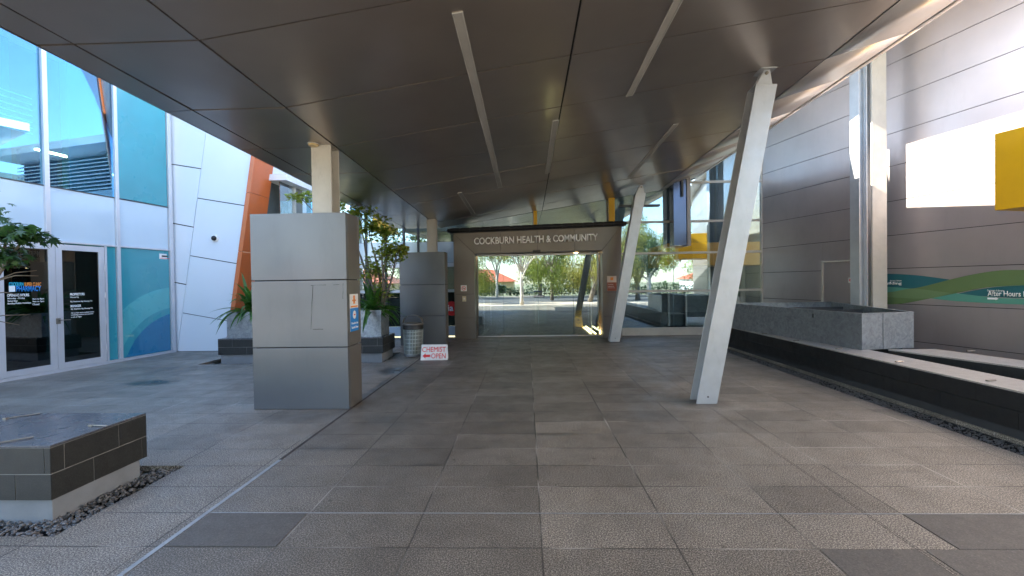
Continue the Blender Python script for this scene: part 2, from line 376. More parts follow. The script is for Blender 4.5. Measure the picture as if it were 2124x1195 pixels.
# pebbles, nobody could count them
mb = MB(); rnd = random.Random(3)
def pebble(mb, x, y, z, r):
    a = rnd.uniform(0, 6.3); b = len(mb.v); hh = r*rnd.uniform(.35, .6); n = 6
    ca, sa = math.cos(a), math.sin(a); el = rnd.uniform(.55, .95); tx, ty = rnd.uniform(-.35, .35), rnd.uniform(-.35, .35)
    for (rr, zz) in ((.55, -hh), (1, 0), (.6, hh)):
        for k in range(n):
            t_ = 6.283*k/n; px, py = math.cos(t_)*rr*r, math.sin(t_)*rr*r*el
            mb.v.append((x+px*ca-py*sa, y+px*sa+py*ca, z+zz+px*tx+py*ty))
    for i in (0, 1):
        for k in range(n): c = b+i*n+k; d = b+i*n+(k+1) % n; mb.f.append((c, d, d+n, c+n))
    mb.f.append(tuple(b+2*n+k for k in range(n)))
for (x0, x1, y0, y1, dens) in ((-4.6, -3.09, PY0+.01, 3.05, 1300), (-3.36, -3.10, 2.9, PY1-.02, 1500), (-4.6, -3.1, 3.8, PY1-.02, 500), (-6.7, -2.97, 9.02, 9.28, 420), (-3.1, -2.97, 9.2, 10.3, 500), (4.37, 4.73, 1.6, 11.1, 1700)):
    for _ in range(int((x1-x0)*(y1-y0)*dens)):
        pebble(mb, rnd.uniform(x0, x1), rnd.uniform(y0, y1), rnd.uniform(-.07, -.045)+(.02 if x1 < 0 else 0), rnd.uniform(.009, .021)*(1 if x1 < 0 else .72))
o = mb.build('gravel', m_peb, smooth=True); tag(o, 'small dark pebbles filling the beds around the stone seats', 'gravel', kind='stuff')
# drain in the wet patch
d0 = G(825, 768); dr = thing('floor_drain', 'small round drain grate in the dark wet patch by the litter bin', 'drain', d0)
MB().lathe(d0, [(.0, .004), (.07, .004), (.075, .001)], 20).build('rim', m_alud, dr)
mb = MB()
for k in range(-2, 3): mb.box(d0.x-.045, d0.x+.045, d0.y+k*.018-.004, d0.y+k*.018+.004, .0045, .009)
mb.build('grate', m_steel, dr)
# ================================================================== CANOPY
def sz(x, y): return 3.43 + .152*(x+2.5) - .03*(y-5.9)
SE, FX, LX, WX = 3.87, -2.5, -3.8, 5.06
YR, YF = -2.5, 13.1
def soff(x, y):                                   # height of the underside at x, y
    if x < FX: return sz(FX, y)
    return sz(x, y)
def wz(y): return 4.75 - .022*(y-5.9)
can = thing('entrance_canopy', 'long dark bronze panelled canopy sloping up over the walkway to the doors', 'canopy', (0, 5, 4))
yj = [3.41+1.245*k for k in range(-5, 9)]; yj = [YR]+[q for q in yj if YR+.3 < q < YF-.3]+[YF]
g = .010; TH_ = .02
def pan(pts, mat, name='soffit_panel'):
    MB().slab(pts, (0, 0, TH_)).build(name, mat, can)
xjs = [LX, -3.5, FX, .49, SE]
for i in range(4):
    for j in range(len(yj)-1):
        a, b = xjs[i]+g, xjs[i+1]-g; c, d = yj[j]+g, yj[j+1]-g
        rz = rnd.uniform(-.0035, .0035); ry_ = rnd.uniform(-.003, .003)
        mk = lambda X, Y: (X, Y, soff(X, Y)+(Y-c)*rz+(X-a)*ry_*.4)
        pan([mk(a, c), mk(b, c), mk(b, d), mk(a, d)], m_soffit)
for j in range(len(yj)-1):                         # upturned light edge panels, two strips
    c, d = yj[j]+g, yj[j+1]-g
    for (f0, f1) in ((0, .86), (.86, 1)):
        def mk2(fr, Y, e): return (SE+.004+(WX-SE)*fr+e, Y, sz(SE, Y)+.004+(wz(Y)-sz(SE, Y))*fr)
        N = 1
        m = MB()
        for k in range(N):
            p, q = f0+(f1-f0)*k/N, f0+(f1-f0)*(k+1)/N; e0 = g if k == 0 else 0; e1 = -g if k == N-1 else 0
            m.quad(mk2(p, c, e0), mk2(p, d, e0), mk2(q, d, e1), mk2(q, c, e1))
        o = m.build('edge_panel', m_wing, can, smooth=True); s_ = o.modifiers.new('t', 'SOLIDIFY'); s_.thickness = .01; s_.offset = 1
# core and roof above
m = MB()
for (a, b) in ((LX, FX), (FX, SE)):
    m.slab([(a+.01, YR+.01, soff(a, YR)+.0225), (b, YR+.01, soff(b, YR)+.0225), (b, YF-.01, soff(b, YF)+.0225), (a+.01, YF-.01, soff(a, YF)+.0225)], (0, 0, .006))
m.build('membrane', m_dark, can)
m = MB(); n_ = 6
prof = [LX, FX, .49, SE]
for k in range(3):
    a, b = prof[k], prof[k+1]
    m.slab([(a, YR, soff(a, YR)+.03), (b, YR, soff(b, YR)+.03), (b, YF, soff(b, YF)+.03), (a, YF, soff(a, YF)+.03)], (0, 0, .22))
m.slab([(SE, YR, sz(SE, YR)+.03), (WX-.02, YR, wz(YR)+.03), (WX-.02, YF, wz(YF)+.03), (SE, YF, sz(SE, YF)+.03)], (0, 0, .03))
m.build('roof_deck', plain('roof_sheet', (.36, .39, .44), .7), can)
MB().slab([(LX-.012, YR, soff(LX, YR)), (LX-.012, YF, soff(LX, YF)), (LX-.012, YF, soff(LX, YF)+.28), (LX-.012, YR, soff(LX, YR)+.28)], (.011, 0, 0)).build('fascia', m_soffit, can)
# unseen sloping blocker added on the canopy to trim the right wall's sun patch
def on_x(p, X_): k = (X_-p.x)/SD.x; return p+SD*k
S_of = lambda Y_: (PW.y-Y_)/DW.y
PW = V((6.768, 13.1, 0)); DW = V((-.2403, 1, 0)).normalized()
def wpt(Y_, z_): q = PW-DW*S_of(Y_); return V((q.x, q.y, z_))
ps = [on_x(wpt(8.85, 2.6), 2.), on_x(wpt(9.72, 3.95), 2.), on_x(wpt(9.95, 4.3), 2.), on_x(wpt(10.6, 4.3), 2.), on_x(wpt(10.6, 2.6), 2.)]
zr = sz(2., 10)+.25
for q in (ps[0], ps[4]): q.z = min(q.z, zr+.0)
pst = thing('sun_blocker', 'added sloping grey panel, unseen above the canopy roof, shaped to block sun', 'screen', (2, 9, zr)); MB().slab(ps, (-.05, 0, 0)).build('panel', m_wing, pst); MB().box(1.5, 1.55, 9.2, 9.3, zr-.05, zr+1.2).build('stay', m_wing, pst)
# recessed linear lights
def soffit_hit(px, py): return hit(px, py, (-2.5, 5.9, 3.43), (-.152, .03, 1))
LL = [((937, 27), (1042, 388), 'long unlit strip light in the soffit, the longest one, left of the centre seam'),
      ((1407, 0), (1305, 198), 'unlit strip light in the soffit nearest the front leaning strut'),
      ((1149, 250), (1138, 358), 'short unlit strip light close beside the dark lengthwise soffit seam'),
      ((1403, 257), (1305, 368), 'unlit strip light in the soffit ending near the far leaning strut'),
      ((950, 400), (985, 443), 'shortest strip light, close above the entrance lettering on the left')]
for i, (a, b, lb) in enumerate(LL):
    A, B = soffit_hit(*a), soffit_hit(*b)
    if i == 1: A.y = 2.5
    xm = (A.x+B.x)/2; w = .045
    q = thing('strip_light', lb, 'ceiling light', (xm, A.y, sz(xm, A.y)), 'strip lights in the canopy soffit')
    Z = lambda X, Y, d: (X, Y, sz(X, Y)-d)
    y0, y1 = min(A.y, B.y), max(A.y, B.y)
    MB().slab([Z(xm-w+.008, y0+.008, .002), Z(xm+w-.008, y0+.008, .002), Z(xm+w-.008, y1-.008, .002), Z(xm-w+.008, y1-.008, .002)], (0, 0, -.004)).build('diffuser', m_strip, q)
    m = MB()
    for (x0, x1, c, d) in ((xm-w, xm-w+.008, y0, y1), (xm+w-.008, xm+w, y0, y1), (xm-w+.008, xm+w-.008, y0, y0+.008), (xm-w+.008, xm+w-.008, y1-.008, y1)):
        m.slab([Z(x0, c, .001), Z(x1, c, .001), Z(x1, d, .001), Z(x0, d, .001)], (0, 0, -.009))
    m.build('trim', m_stripframe, q)
# ================================================================== PIERS
def pier(x0, x1, y0, dep, zs, label, tilt=0):
    t_ = thing('clad_pier', label, 'pier', ((x0+x1)/2, y0+dep/2, 0), 'grey clad piers carrying the canopy columns')
    MB().box(x0+.03, x1-.03, y0+.03, y0+dep-.03, 0, zs[-1]-.03).build('core', m_dark, t_)
    for k in range(len(zs)-1):
        a, b = zs[k]+(.006 if k else .004), zs[k+1]-(.006 if k < len(zs)-2 else 0)
        m = MB().box(x0, x1, y0, y0+.025, a, b)
        for X in (x0, x1): s_ = -1 if X == x1 else 1; m.box(X, X+s_*.025, y0+.0251, y0+.065, a, b)
        m.build('front_panel', m_pier, t_, bevel=.003)
        for X in (x0, x1): s_ = -1 if X == x1 else 1; MB().box(X, X+s_*.025, y0+.071, y0+dep-.06, a, b).build('side_panel', m_pierside, t_, bevel=.002)
        m = MB().box(x0, x1, y0+dep-.025, y0+dep, a, b)
        for X in (x0, x1): s_ = -1 if X == x1 else 1; m.box(X, X+s_*.025, y0+dep-.054, y0+dep-.0251, a, b)
        m.build('back_panel', m_pierside, t_, bevel=.002)
    MB().box(x0+.004, x1-.004, y0+.004, y0+dep-.004, zs[-1]-.02, zs[-1]-.004).build('cap', m_pier, t_)
    return t_
P1 = pier(-3.545, -2.30, 5.667, .46, (0, .80, 1.665, 2.525), 'large grey metal clad pier in the left foreground with a smoke free sign')
# scratched outline of a removed sign
m = MB(); Y = 5.6655; m_glue = plain('glue_residue', (.03, .03, .03), .8)
def stroke(px0, py0, px1, py1, w=.0035):
    a, b = atY(px0, py0, 5.667), atY(px1, py1, 5.667); m.bar((a.x, Y, a.z), (b.x, Y, b.z), w, .0012)
rs = random.Random(5)
for (a, b) in (((649, 592), (645, 684)), ((645, 592), (676, 591)), ((692, 591), (704, 590)), ((712, 588), (711, 620)), ((648, 683), (670, 683))):
    m = MB(); pv = None
    for k in range(6):
        f = k/5; q = atY(a[0]+(b[0]-a[0])*f+rs.uniform(-.4, .4), a[1]+(b[1]-a[1])*f+rs.uniform(-.2, .2), 5.667); hw = rs.uniform(.001, .004); e = V((0, 0, hw)) if abs(b[0]-a[0]) > abs(b[1]-a[1]) else V((hw, 0, 0)); q.y = Y
        if pv: m.quad(pv[0], pv[1], q+e, q-e)
        pv = (q-e, q+e)
    m.build('scratch_mark', m_glue, P1)
P2 = pier(-3.28, -2.10, 11.5, .42, (0, .76, 1.57, 2.41), 'smaller looking far grey clad pier behind the litter bin')
def hcol(name, label, x0, x1, y0, dep, z0, z1, mat, grp=None, cat='column'):
    t_ = thing(name, label, cat, ((x0+x1)/2, y0, z0), grp)
    MB().box(x0, x1, y0, y0+.018, z0, z1).build('flange', mat, t_, bevel=.002)
    MB().box(x0, x1, y0+dep-.018, y0+dep, z0, z1).build('flange', mat, t_, bevel=.002)
    xm = (x0+x1)/2; MB().box(xm-.008, xm+.008, y0+.0185, y0+dep-.0185, z0, z1).build('web', mat, t_)
    return t_
c = hcol('steel_column', 'cream painted steel column on top of the near grey pier', -2.79, -2.53, 5.80, .26, 2.52, sz(-2.5, 5.9)+.02, m_cream, 'cream columns on the piers')
MB().box(-2.86, -2.46, 5.76, 6.10, 2.522, 2.536).build('base_plate', m_cream, c)
c = hcol('steel_column', 'cream painted steel column on top of the far grey pier', -2.57, -2.34, 11.60, .22, 2.41, sz(-2.5, 11.7)+.02, m_cream, 'cream columns on the piers')
MB().box(-2.62, -2.28, 11.56, 11.86, 2.412, 2.424).build('base_plate', m_cream, c)
# smoke free sign on the side face of pier 1
X = -2.2985
def sidept(px, py): return atX(px, py, -2.30)
a0, a1 = sidept(726, 615), sidept(746, 685)
y0, y1 = 5.75, 6.03; zt, zm, zb = 1.475, 1.30, .985
sg = thing('smoke_free_sign', 'orange and blue Proud to be Smoke Free sign on the side of the near pier', 'sign', (X, (y0+y1)/2, 1.2))
MB().box(X, X+.003, y0, y1, zb, zt).build('plate', m_signwhite, sg)
MB().box(X+.003, X+.005, y0, y1, zb, zm-.012).build('blue_field', m_blue, sg)
m = MB().box(X+.003, X+.005, y0+.02, y1-.02, zm, zm+.02); m.box(X+.003, X+.005, y0+.11, y1-.11, zm+.045, zt-.02); m.box(X+.003, X+.005, y0+.08, y1-.08, zm+.08, zm+.1)
m.build('orange_emblem', m_orp, sg)
m = MB(); m.slab([(X+.0052, 5.89+.055*math.cos(k*.314), 1.20+.055*math.sin(k*.314)) for k in range(20)], (.001, 0, 0)); m.build('round_emblem', m_signwhite, sg)
MB().box(X+.0063, X+.0075, 5.865, 5.915, 1.192, 1.208).build('emblem_mark', m_red, sg)
text('Proud to be', (X+.005, y0+.03, 1.075), (0, 1, 0), .22, m_letter, sg)
text('Smoke Free', (X+.005, y0+.03, 1.02), (0, 1, 0), .22, m_letter, sg)
# ================================================================== LEANING STRUTS
def strut(x0, xt, y, zt, label, w=.25, dep=.22):
    t_ = thing('leaning_strut', label, 'strut', (x0, y, 0), 'leaning silver struts under the canopy')
    a = V((x0, y, 0)); b = V((xt, y, zt)); t = (b-a).normalized(); n = V((t.z, 0, -t.x)); kx = 1/t.z
    def pl(u0, u1, yy0, yy1, z0, z1, mat, nm, bev=.002):
        m = MB(); P = lambda z, u, Y: (x0+(xt-x0)*z/zt+u*kx, Y, z)
        m.hexa([P(z0, u0, yy0), P(z0, u1, yy0), P(z0, u1, yy1), P(z0, u0, yy1), P(z1, u0, yy0), P(z1, u1, yy0), P(z1, u1, yy1), P(z1, u0, yy1)])
        return m.build(nm, mat, t_, bevel=bev)
    ze = zt-.20
    pl(-w/2, w/2, y-dep/2, y-dep/2+.016, .0, ze, m_strut, 'flange'); pl(-w/2, w/2, y+dep/2-.016, y+dep/2, .0, ze, m_strut, 'flange')
    pl(-.009, .009, y-dep/2+.0165, y+dep/2-.0165, .0, ze, m_strut, 'web', 0)
    pl(-w/2, w/2, y-dep/2, y+dep/2, ze+.0005, ze+.012, m_strut, 'top_plate')
    top = sz(xt, y)-.002
    P = lambda z, u, Y: V((x0+(xt-x0)*z/zt+u, Y, z))
    for s_ in (-.05, .05):
        m = MB(); Y = y+s_
        m.slab([P(ze+.0125, -w*.42, Y), P(ze+.0125, w*.42, Y), P(top-.05, .05, Y), P(top, .035, Y), P(top, -.035, Y), P(top-.05, -.05, Y)], (0, .014, 0)); m.build('bracket', m_strut, t_, bevel=.001)
    c = P(top-.055, 0, y)
    m = MB(); m.tube([(c.x, y-.072, c.z), (c.x, y+.085, c.z)], .02, 12); m.tube([(c.x, y-.082, c.z), (c.x, y-.0725, c.z)], .012, 10); m.build('pin', m_steel, t_)
    m = MB(); m.box(c.x-.1, c.x+.1, y-.12, y+.12, sz(c.x, y)-.018, sz(c.x, y)-.006); m.build('head_plate', m_strut, t_)
    m = MB(); q = P(.09, .0, y-dep/2); m.tube([(q.x, y-dep/2-.003, q.z), (q.x, y-dep/2+.002, q.z)], .011, 12); m.build('weep_hole', m_black, t_)
    return t_
strut(2.29, 3.115, 5.93, 4.25, 'near silver leaning strut beside the long dark stone bench', .26, .23)
strut(2.285, 3.045, 11.92, 4.06, 'far silver leaning strut at the right of the entrance doors', .26, .23)
# ================================================================== RIGHT WALL
DW = V((-.2403, 1, 0)).normalized(); NW = V((-1, -.2403, 0)).normalized(); PW = V((6.768, 13.1, 0))
def Wh(px, py): return hit(px, py, PW, NW)
def Wp(s, z, o=0.): q = PW - DW*s + NW*o; return V((q.x, q.y, z))      # s metres towards the camera
def Ws(px, py): q = Wh(px, py); return (PW-q).dot(DW), q.z
rw = thing('library_wall', 'tall grey brown metal clad wall along the right with horizontal seams', 'building', PW)
S1 = 16.0; zj = [0, .30, 1.035, 1.765, 2.455, 3.165, 3.89, 4.565, 5.285, 6.0, 6.75]
sdoor0, _ = Ws(1707, 560); sdoor1, _ = Ws(1772, 560)
MB().hexa([Wp(0, 0, -.02), Wp(S1, 0, -.02), Wp(S1, 0, -.3), Wp(0, 0, -.3), Wp(0, 6.75, -.02), Wp(S1, 6.75, -.02), Wp(S1, 6.75, -.3), Wp(0, 6.75, -.3)]).build('backing', m_dark, rw)
def wpanel(s0, s1, z0, z1, mat=m_wall, nm='wall_panel'):
    e = rnd.uniform(-.0015, .0015); w = rnd.uniform(-.0015, .0015)
    return MB().hexa([Wp(s0, z0, e), Wp(s1, z0, w), Wp(s1, z0, -.018), Wp(s0, z0, -.018), Wp(s0, z1, w), Wp(s1, z1, e), Wp(s1, z1, -.018), Wp(s0, z1, -.018)]).build(nm, mat, rw)
vj = [0.004, sdoor1+.03, sdoor1+3.0+2.2, sdoor1+9.4, S1]
for k in range(len(zj)-1):
    z0, z1 = zj[k]+.006, zj[k+1]-.006
    for i in range(4):
        s0, s1 = vj[i]+.004, vj[i+1]-.004
        if i == 0 and z0 < 1.9:
            wpanel(s0, sdoor0-.05, z0, z1)
            if k == 3: wpanel(sdoor0-.044, s1, 2.0, z1)
            continue
        wpanel(s0, s1, z0, z1)
# unseen overhang added to that building, outline cut to shape the wall's sun patch
MB().slab([Wp(-1, 6.76, -.4), Wp(S1+4, 6.76, -.4), Wp(S1+4, 6.76, .5), Wp(6.0, 6.76, .5), Wp(5.75, 6.76, 3.75), Wp(2.50, 6.76, 3.75), Wp(2.3, 6.76, 5.6), Wp(2.1, 6.76, 7.5), Wp(-1, 6.76, 7.5)], (0, 0, .25)).build('roof', m_white, rw)
# flush service door
dz = 1.955
dd = MB().hexa([Wp(sdoor0, .02, -.012), Wp(sdoor1, .02, -.012), Wp(sdoor1, .02, -.05), Wp(sdoor0, .02, -.05), Wp(sdoor0, dz, -.012), Wp(sdoor1, dz, -.012), Wp(sdoor1, dz, -.05), Wp(sdoor0, dz, -.05)]).build('door', m_wall, rw)
m = MB()
for (s0, s1, z0, z1) in ((sdoor0-.045, sdoor0-.004, .01, dz+.045), (sdoor0-.003, sdoor1+.02, dz+.006, dz+.045)):
    m.hexa([Wp(s0, z0, .01), Wp(s1, z0, .01), Wp(s1, z0, -.04), Wp(s0, z0, -.04), Wp(s0, z1, .01), Wp(s1, z1, .01), Wp(s1, z1, -.04), Wp(s0, z1, -.04)])
m.build('door_frame', m_cream, rw)
m = MB(); q = Wp(sdoor1-.08, 1.0, .0); m.bar(q, q+NW*.06, .02, .02, (0, 0, 1)); m.bar(q+NW*.06, q+NW*.06+DW*.13, .016, .016, (0, 0, 1)); m.build('handle', m_steel, dd)
a, b = Ws(1770, 588), Ws(1762, 600)
sg = thing('warning_sign', 'tiny white sign with a red mark beside the flush service door', 'sign', Wp(a[0], b[1]))
MB().hexa([Wp(a[0]-.12, 1.47, .002), Wp(a[0], 1.47, .002), Wp(a[0], 1.47, .005), Wp(a[0]-.12, 1.47, .005), Wp(a[0]-.12, 1.59, .002), Wp(a[0], 1.59, .002), Wp(a[0], 1.59, .005), Wp(a[0]-.12, 1.59, .005)]).build('plate', m_signwhite, sg)
MB().slab([Wp(a[0]-.06+.035*math.cos(k*.4), 1.53+.035*math.sin(k*.4), .0055) for k in range(16)], NW*.001).build('mark', m_red, sg)
# mural waves: sampled outlines in picture of the wall, each a thin vinyl sheet
mu = thing('wall_mural', 'teal and green wave mural with After Hours Return lettering on the right wall', 'mural', Wp(4, 1.4))
def vinyl(top, bot, mat, o, s_hi=None):
    def ex(L):
        r = [Ws(*p) for p in L]; return r
    T, B = ex(top), ex(bot)
    sa, sb = T[0][0], T[-1][0]
    def at(L, s):
        for i in range(len(L)-1):
            if L[i][0] <= s <= L[i+1][0]:
                p0 = L[max(i-1, 0)]; p1 = L[i]; p2 = L[i+1]; p3 = L[min(i+2, len(L)-1)]; f = (s-p1[0])/(p2[0]-p1[0]); m1 = (p2[1]-p0[1])/max(p2[0]-p0[0], 1e-6); m2 = (p3[1]-p1[1])/max(p3[0]-p1[0], 1e-6); h = p2[0]-p1[0]
                return (2*f**3-3*f*f+1)*p1[1]+(f**3-2*f*f+f)*h*m1+(-2*f**3+3*f*f)*p2[1]+(f**3-f*f)*h*m2
        return L[0][1] if s < L[0][0] else L[-1][1]
    N = 40; m = MB(); last = None
    for k in range(N):
        s0, s1 = sa+(sb-sa)*k/N, sa+(sb-sa)*(k+1)/N
        t0, t1, b0, b1 = at(T, s0), at(T, s1), at(B, s0), at(B, s1)
        if t0-b0 < .002 and t1-b1 < .002: continue
        m.quad(Wp(s0, b0, o), Wp(s0, max(t0, b0+.0005), o), Wp(s1, max(t1, b1+.0005), o), Wp(s1, b1, o))
    m.build('wave', mat, mu)
# near edge of the frame continues a little past it
vinyl([(1772, 570), (1837, 568), (1900, 571), (1971, 580)], [(1772, 590), (1837, 595), (1893, 599), (1971, 580.5)], m_mteal, .003)
vinyl([(1981, 610), (2060, 596), (2124, 592), (2200, 590)], [(1981, 610.5), (2060, 616), (2124, 618.5), (2200, 620)], m_mteal, .003)
vinyl([(1772, 595), (1837, 595), (1905, 600), (1981, 608), (2060, 617), (2124, 620), (2200, 621)], [(1772, 612), (1837, 608), (1870, 606), (1931, 619), (2000, 626), (2124, 632), (2200, 633)], m_mmint, .0045)
vinyl([(1772, 618), (1837, 607.5), (1893, 599), (1940, 588), (1971, 580), (2020, 569), (2075, 561), (2124, 560), (2200, 559)], [(1772, 631), (1837, 631), (1870, 630), (1931, 619), (1985, 608), (2035, 598), (2075, 594), (2124, 592), (2200, 591)], m_mgreen, .006)
vinyl([(1837, 609), (1870, 602), (1895, 598.5), (1935, 603), (1975, 608)], [(1837, 616), (1870, 618), (1900, 619.5), (1935, 618), (1975, 608.5)], m_molive, .0075)
def wtext(s, px, py, pxe, mat=m_letter, hz=None, wt=0.):
    a, _ = Ws(px, py); b, _ = Ws(pxe, py); q = Wh(px, py)
    # lettering reads towards the camera end of the wall
    return text(s, Wp(a, q.z, .009), -DW, abs(b-a), mat, mu, height=hz, ext=.002, weight=wt)
wtext('main building', 1806, 592, 1871, hz=.075, wt=.012)
wtext('Success Library', 1847, 584.5, 1871, hz=.035)
wtext('After Hours Return', 2049.5, 614, 2165, hz=.09, wt=.012)
wtext('Success Library', 2049, 605.5, 2084, hz=.04)
m = MB(); 
a, _ = Ws(2049, 621); b, _ = Ws(2072, 621); za = Wh(2049, 621).z
m.slab([Wp(a, za, .009), Wp(b-.04, za, .009), Wp(b-.04, za-.012, .009), Wp(b, za+.015, .009), Wp(b-.04, za+.042, .009), Wp(b-.04, za+.03, .009), Wp(a, za+.03, .009)], NW*.001); m.build('arrow', m_letter, mu)
# galvanised H column in front of that wall
hc = thing('steel_column', 'tall galvanised column between the raised planter box and the right wall', 'column', (6.99, 9.3, 0))
cxa, cxb, cxc = atY(1782, 400, 9.3).x, atY(1808, 400, 9.3).x, atY(1838, 400, 9.3).x
zt = 6.74
MB().box(cxb, cxc, 9.28, 9.32, 0, zt).build('flange', m_cream, hc, bevel=.003)
MB().box(cxa+.02, cxb-.001, 9.42, 9.44, 0, zt).build('web', m_strut, hc)
MB().box(cxa, cxa+.018, 9.30, 9.56, 0, zt).build('flange', m_strut, hc, bevel=.002)
MB().box(cxb-.1, cxb-.085, 9.36, 9.4195, 0, zt).build('rib', m_strut, hc)
MB().box(cxb+.002, cxc-.002, 9.5, 9.52, 0, zt).build('back_flange', m_strut, hc)
MB().box(6.75+.15, 6.75+.17, 9.3205, 9.4995, 0, zt).build('inner_web', m_strut, hc)
# yellow projecting sign box
yb = thing('yellow_sign_box', 'bright yellow box projecting from the upper right wall', 'sign box', (6.8, 6.3, 3))
def Wo(px, py, o): return hit(px, py, PW+NW*o, NW)
a = Wo(2063, 278, 1.7); b = Wo(2063, 437, 1.7); sa = (PW-a).dot(DW)
def wb(s0, s1, o0, o1, z0, z1): return MB().hexa([Wp(s0, z0, o1), Wp(s1, z0, o1), Wp(s1, z0, o0), Wp(s0, z0, o0), Wp(s0, z1, o1), Wp(s1, z1, o1), Wp(s1, z1, o0), Wp(s0, z1, o0)])
wb(sa, sa+1.6, .002, 1.7, b.z, a.z).build('box', m_yellow, yb, bevel=.006)
wb(sa+.35, sa+.42, .95+.6, 1.02+.6, b.z-.05, b.z-.002).build('lamp_bracket', m_alud, yb)
q = Wp(sa+.385, b.z-.12, 1.585); MB().lathe(q, [(0, 0), (.04, 0), (.05, .05), (.03, .069)], 14).build('lamp', m_alud, yb)
# ================================================================== STONE SEATS
def tiles(m, org, ud, nd, length, zlev, tl, off=0., th=.018, gap=.006):
    """rows of tiles on a vertical face: origin, run direction, outward normal"""
    ud = V(ud).normalized(); nd = V(nd).normalized(); org = V(org)
    for r in range(len(zlev)-1):
        s = -((r % 2)*tl*.5+off) ; 
        while s < length:
            a, b = max(0, s)+gap/2, min(length, s+tl)-gap/2
            if b-a > .03:
                z0, z1 = zlev[r]+gap/2, zlev[r+1]-gap/2
                p = lambda S, Z, o: org+ud*S+nd*o+V((0, 0, Z))
                m.hexa([p(a, z0, th), p(b, z0, th), p(b, z0, 0.0005), p(a, z0, .0005), p(a, z1, th), p(b, z1, th), p(b, z1, .0005), p(a, z1, .0005)])
            s += tl
def seat(label, x0, x1, y0, y1, zp, zt, tl, clips, cat='bench', side='R', name='stone_bench', toff=0.):
    t_ = thing(name, label, cat, ((x0+x1)/2, (y0+y1)/2, 0), 'dark tiled stone seats')
    MB().box(x0+.04, x1-.035, y0+.035, y1-.04, -.1, zp).build('plinth', m_concrete, t_)
    MB().box(x0+.0035, x1-.0035, y0+.0035, y1-.0035, zp+.001, zt-.019).build('grout_body', m_grout, t_)
    zl = [zp, (zp+zt-.018)/2, zt-.018]
    m = MB()
    tiles(m, (x0, y0+.018, 0), (1, 0, 0), (0, -1, 0), x1-x0, zl, tl, toff)
    tiles(m, (x1-.018, y0, 0), (0, 1, 0), (1, 0, 0), y1-y0, zl, tl, .12)
    tiles(m, (x0+.018, y0, 0), (0, 1, 0), (-1, 0, 0), y1-y0, zl, tl, .12)
    m.build('tiling', m_stone, t_)
    m = MB(); xx = x1
    k = 0
    while xx-x0 > .1:
        xa = max(x0, xx-tl*2); m.box(xa+.002, xx-.002, y0, y1, zt-.017, zt); xx -= tl*2
    m.build('top_slab', m_stonetop, t_, bevel=.002)
    for (cx, cy, L, hor) in clips:
        m = MB()
        dx, dy = (L/2, 0) if hor else (0, L/2)
        m.bar((cx-dx, cy-dy, zt+.010), (cx+dx, cy+dy, zt+.010), .02, .012, (0, 0, 1))
        m.box(cx-.012 if hor else cx-.008, cx+.012 if hor else cx+.008, cy-dy-.006, cy-dy+.006 if not hor else cy+.006, zt+.0005, zt+.004)
        m.build('metal_clip', m_steel, t_, bevel=.003)
    return t_
q1, q2, q3 = G(48, 862, .52), G(205, 882, .52), G(32, 912, .52)
near = seat('dark tiled stone seat with a shiny top at the bottom left', -6.6, -3.33, 3.0, 3.79, .125, .51, .43, [])
for q, dx, dy in ((q1, .09, .09), (q2, .09, -.01), (q3, .08, .08)):
    m = MB(); m.tube([(q.x-dx*.8, q.y-dy*.8, .518), (q.x+dx*.8, q.y+dy*.8, .518)], .0055, 8); m.box(q.x-dx*.8-.014, q.x-dx*.8+.014, q.y-dy*.8-.01, q.y-dy*.8+.01, .5105, .524); m.build('metal_clip', m_steel, near)
far = seat('far dark tiled stone seat under the galvanised planter behind the pier', -6.55, -3.02, 9.27, 10.12, .15, .49, .62, [])
# the galvanised planter standing on the far seat
def planter(label, x0, x1, y0, y1, z0, z1):
    t_ = thing('steel_planter', label, 'planter', ((x0+x1)/2, (y0+y1)/2, z0))
    m = MB()
    for (a, b, c, d) in ((x0, x1, y0, y0+.006), (x0, x1, y1-.006, y1), (x0, x0+.006, y0+.0065, y1-.0065), (x1-.006, x1, y0+.0065, y1-.0065)): m.box(a, b, c, d, z0, z1)
    m.build('box', m_galv, t_)
    m = MB()
    for (a, b, c, d) in ((x0-.004, x1+.004, y0-.004, y0+.03), (x0-.004, x1+.004, y1-.03, y1+.004), (x0-.004, x0+.03, y0+.0305, y1-.0305), (x1-.03, x1+.004, y0+.0305, y1-.0305)): m.box(a, b, c, d, z1+.0005, z1+.008)
    m.build('rim', m_galv, t_)
    MB().box(x0+.01, x1-.01, y0+.01, y1-.01, z0+.01, z1-.06).build('soil', m_soil, t_)
    return t_
planter('long galvanised steel planter with leafy plants behind the near pier', -6.45, -3.10, 9.42, 9.98, .491, 1.04)
# right hand bench
rb = thing('stone_bench', 'very long black tiled bench with a pale reflecting top on the right', 'bench', (5, 6, 0), 'dark tiled stone seats')
bx0, bx1, by0, by1, bz = 4.74, 5.27, 1.2, 11.3, .475
MB().box(bx0+.02, bx1-.02, by0+.02, by1-.02, -.1, bz-.02).build('body', plain('dark_plinth', (.03, .032, .036), .8), rb)
m = MB(); tiles(m, (bx0+.018, by0, 0), (0, 1, 0), (-1, 0, 0), by1-by0, [.09, .275, bz-.019], .82, 0, gap=.004); m.build('tiling', m_stoneblack, rb)
m = MB(); tiles(m, (bx1-.018, by0, 0), (0, 1, 0), (1, 0, 0), by1-by0, [.09, .275, bz-.019], .82, 0, gap=.004); m.build('tiling', m_stoneblack, rb)
m = MB(); yy = by0
while yy < by1: m.box(bx0, bx1, yy+.0015, min(by1, yy+.82)-.0015, bz-.018, bz); yy += .82
m.build('top_slab', m_paletop, rb, bevel=.002)
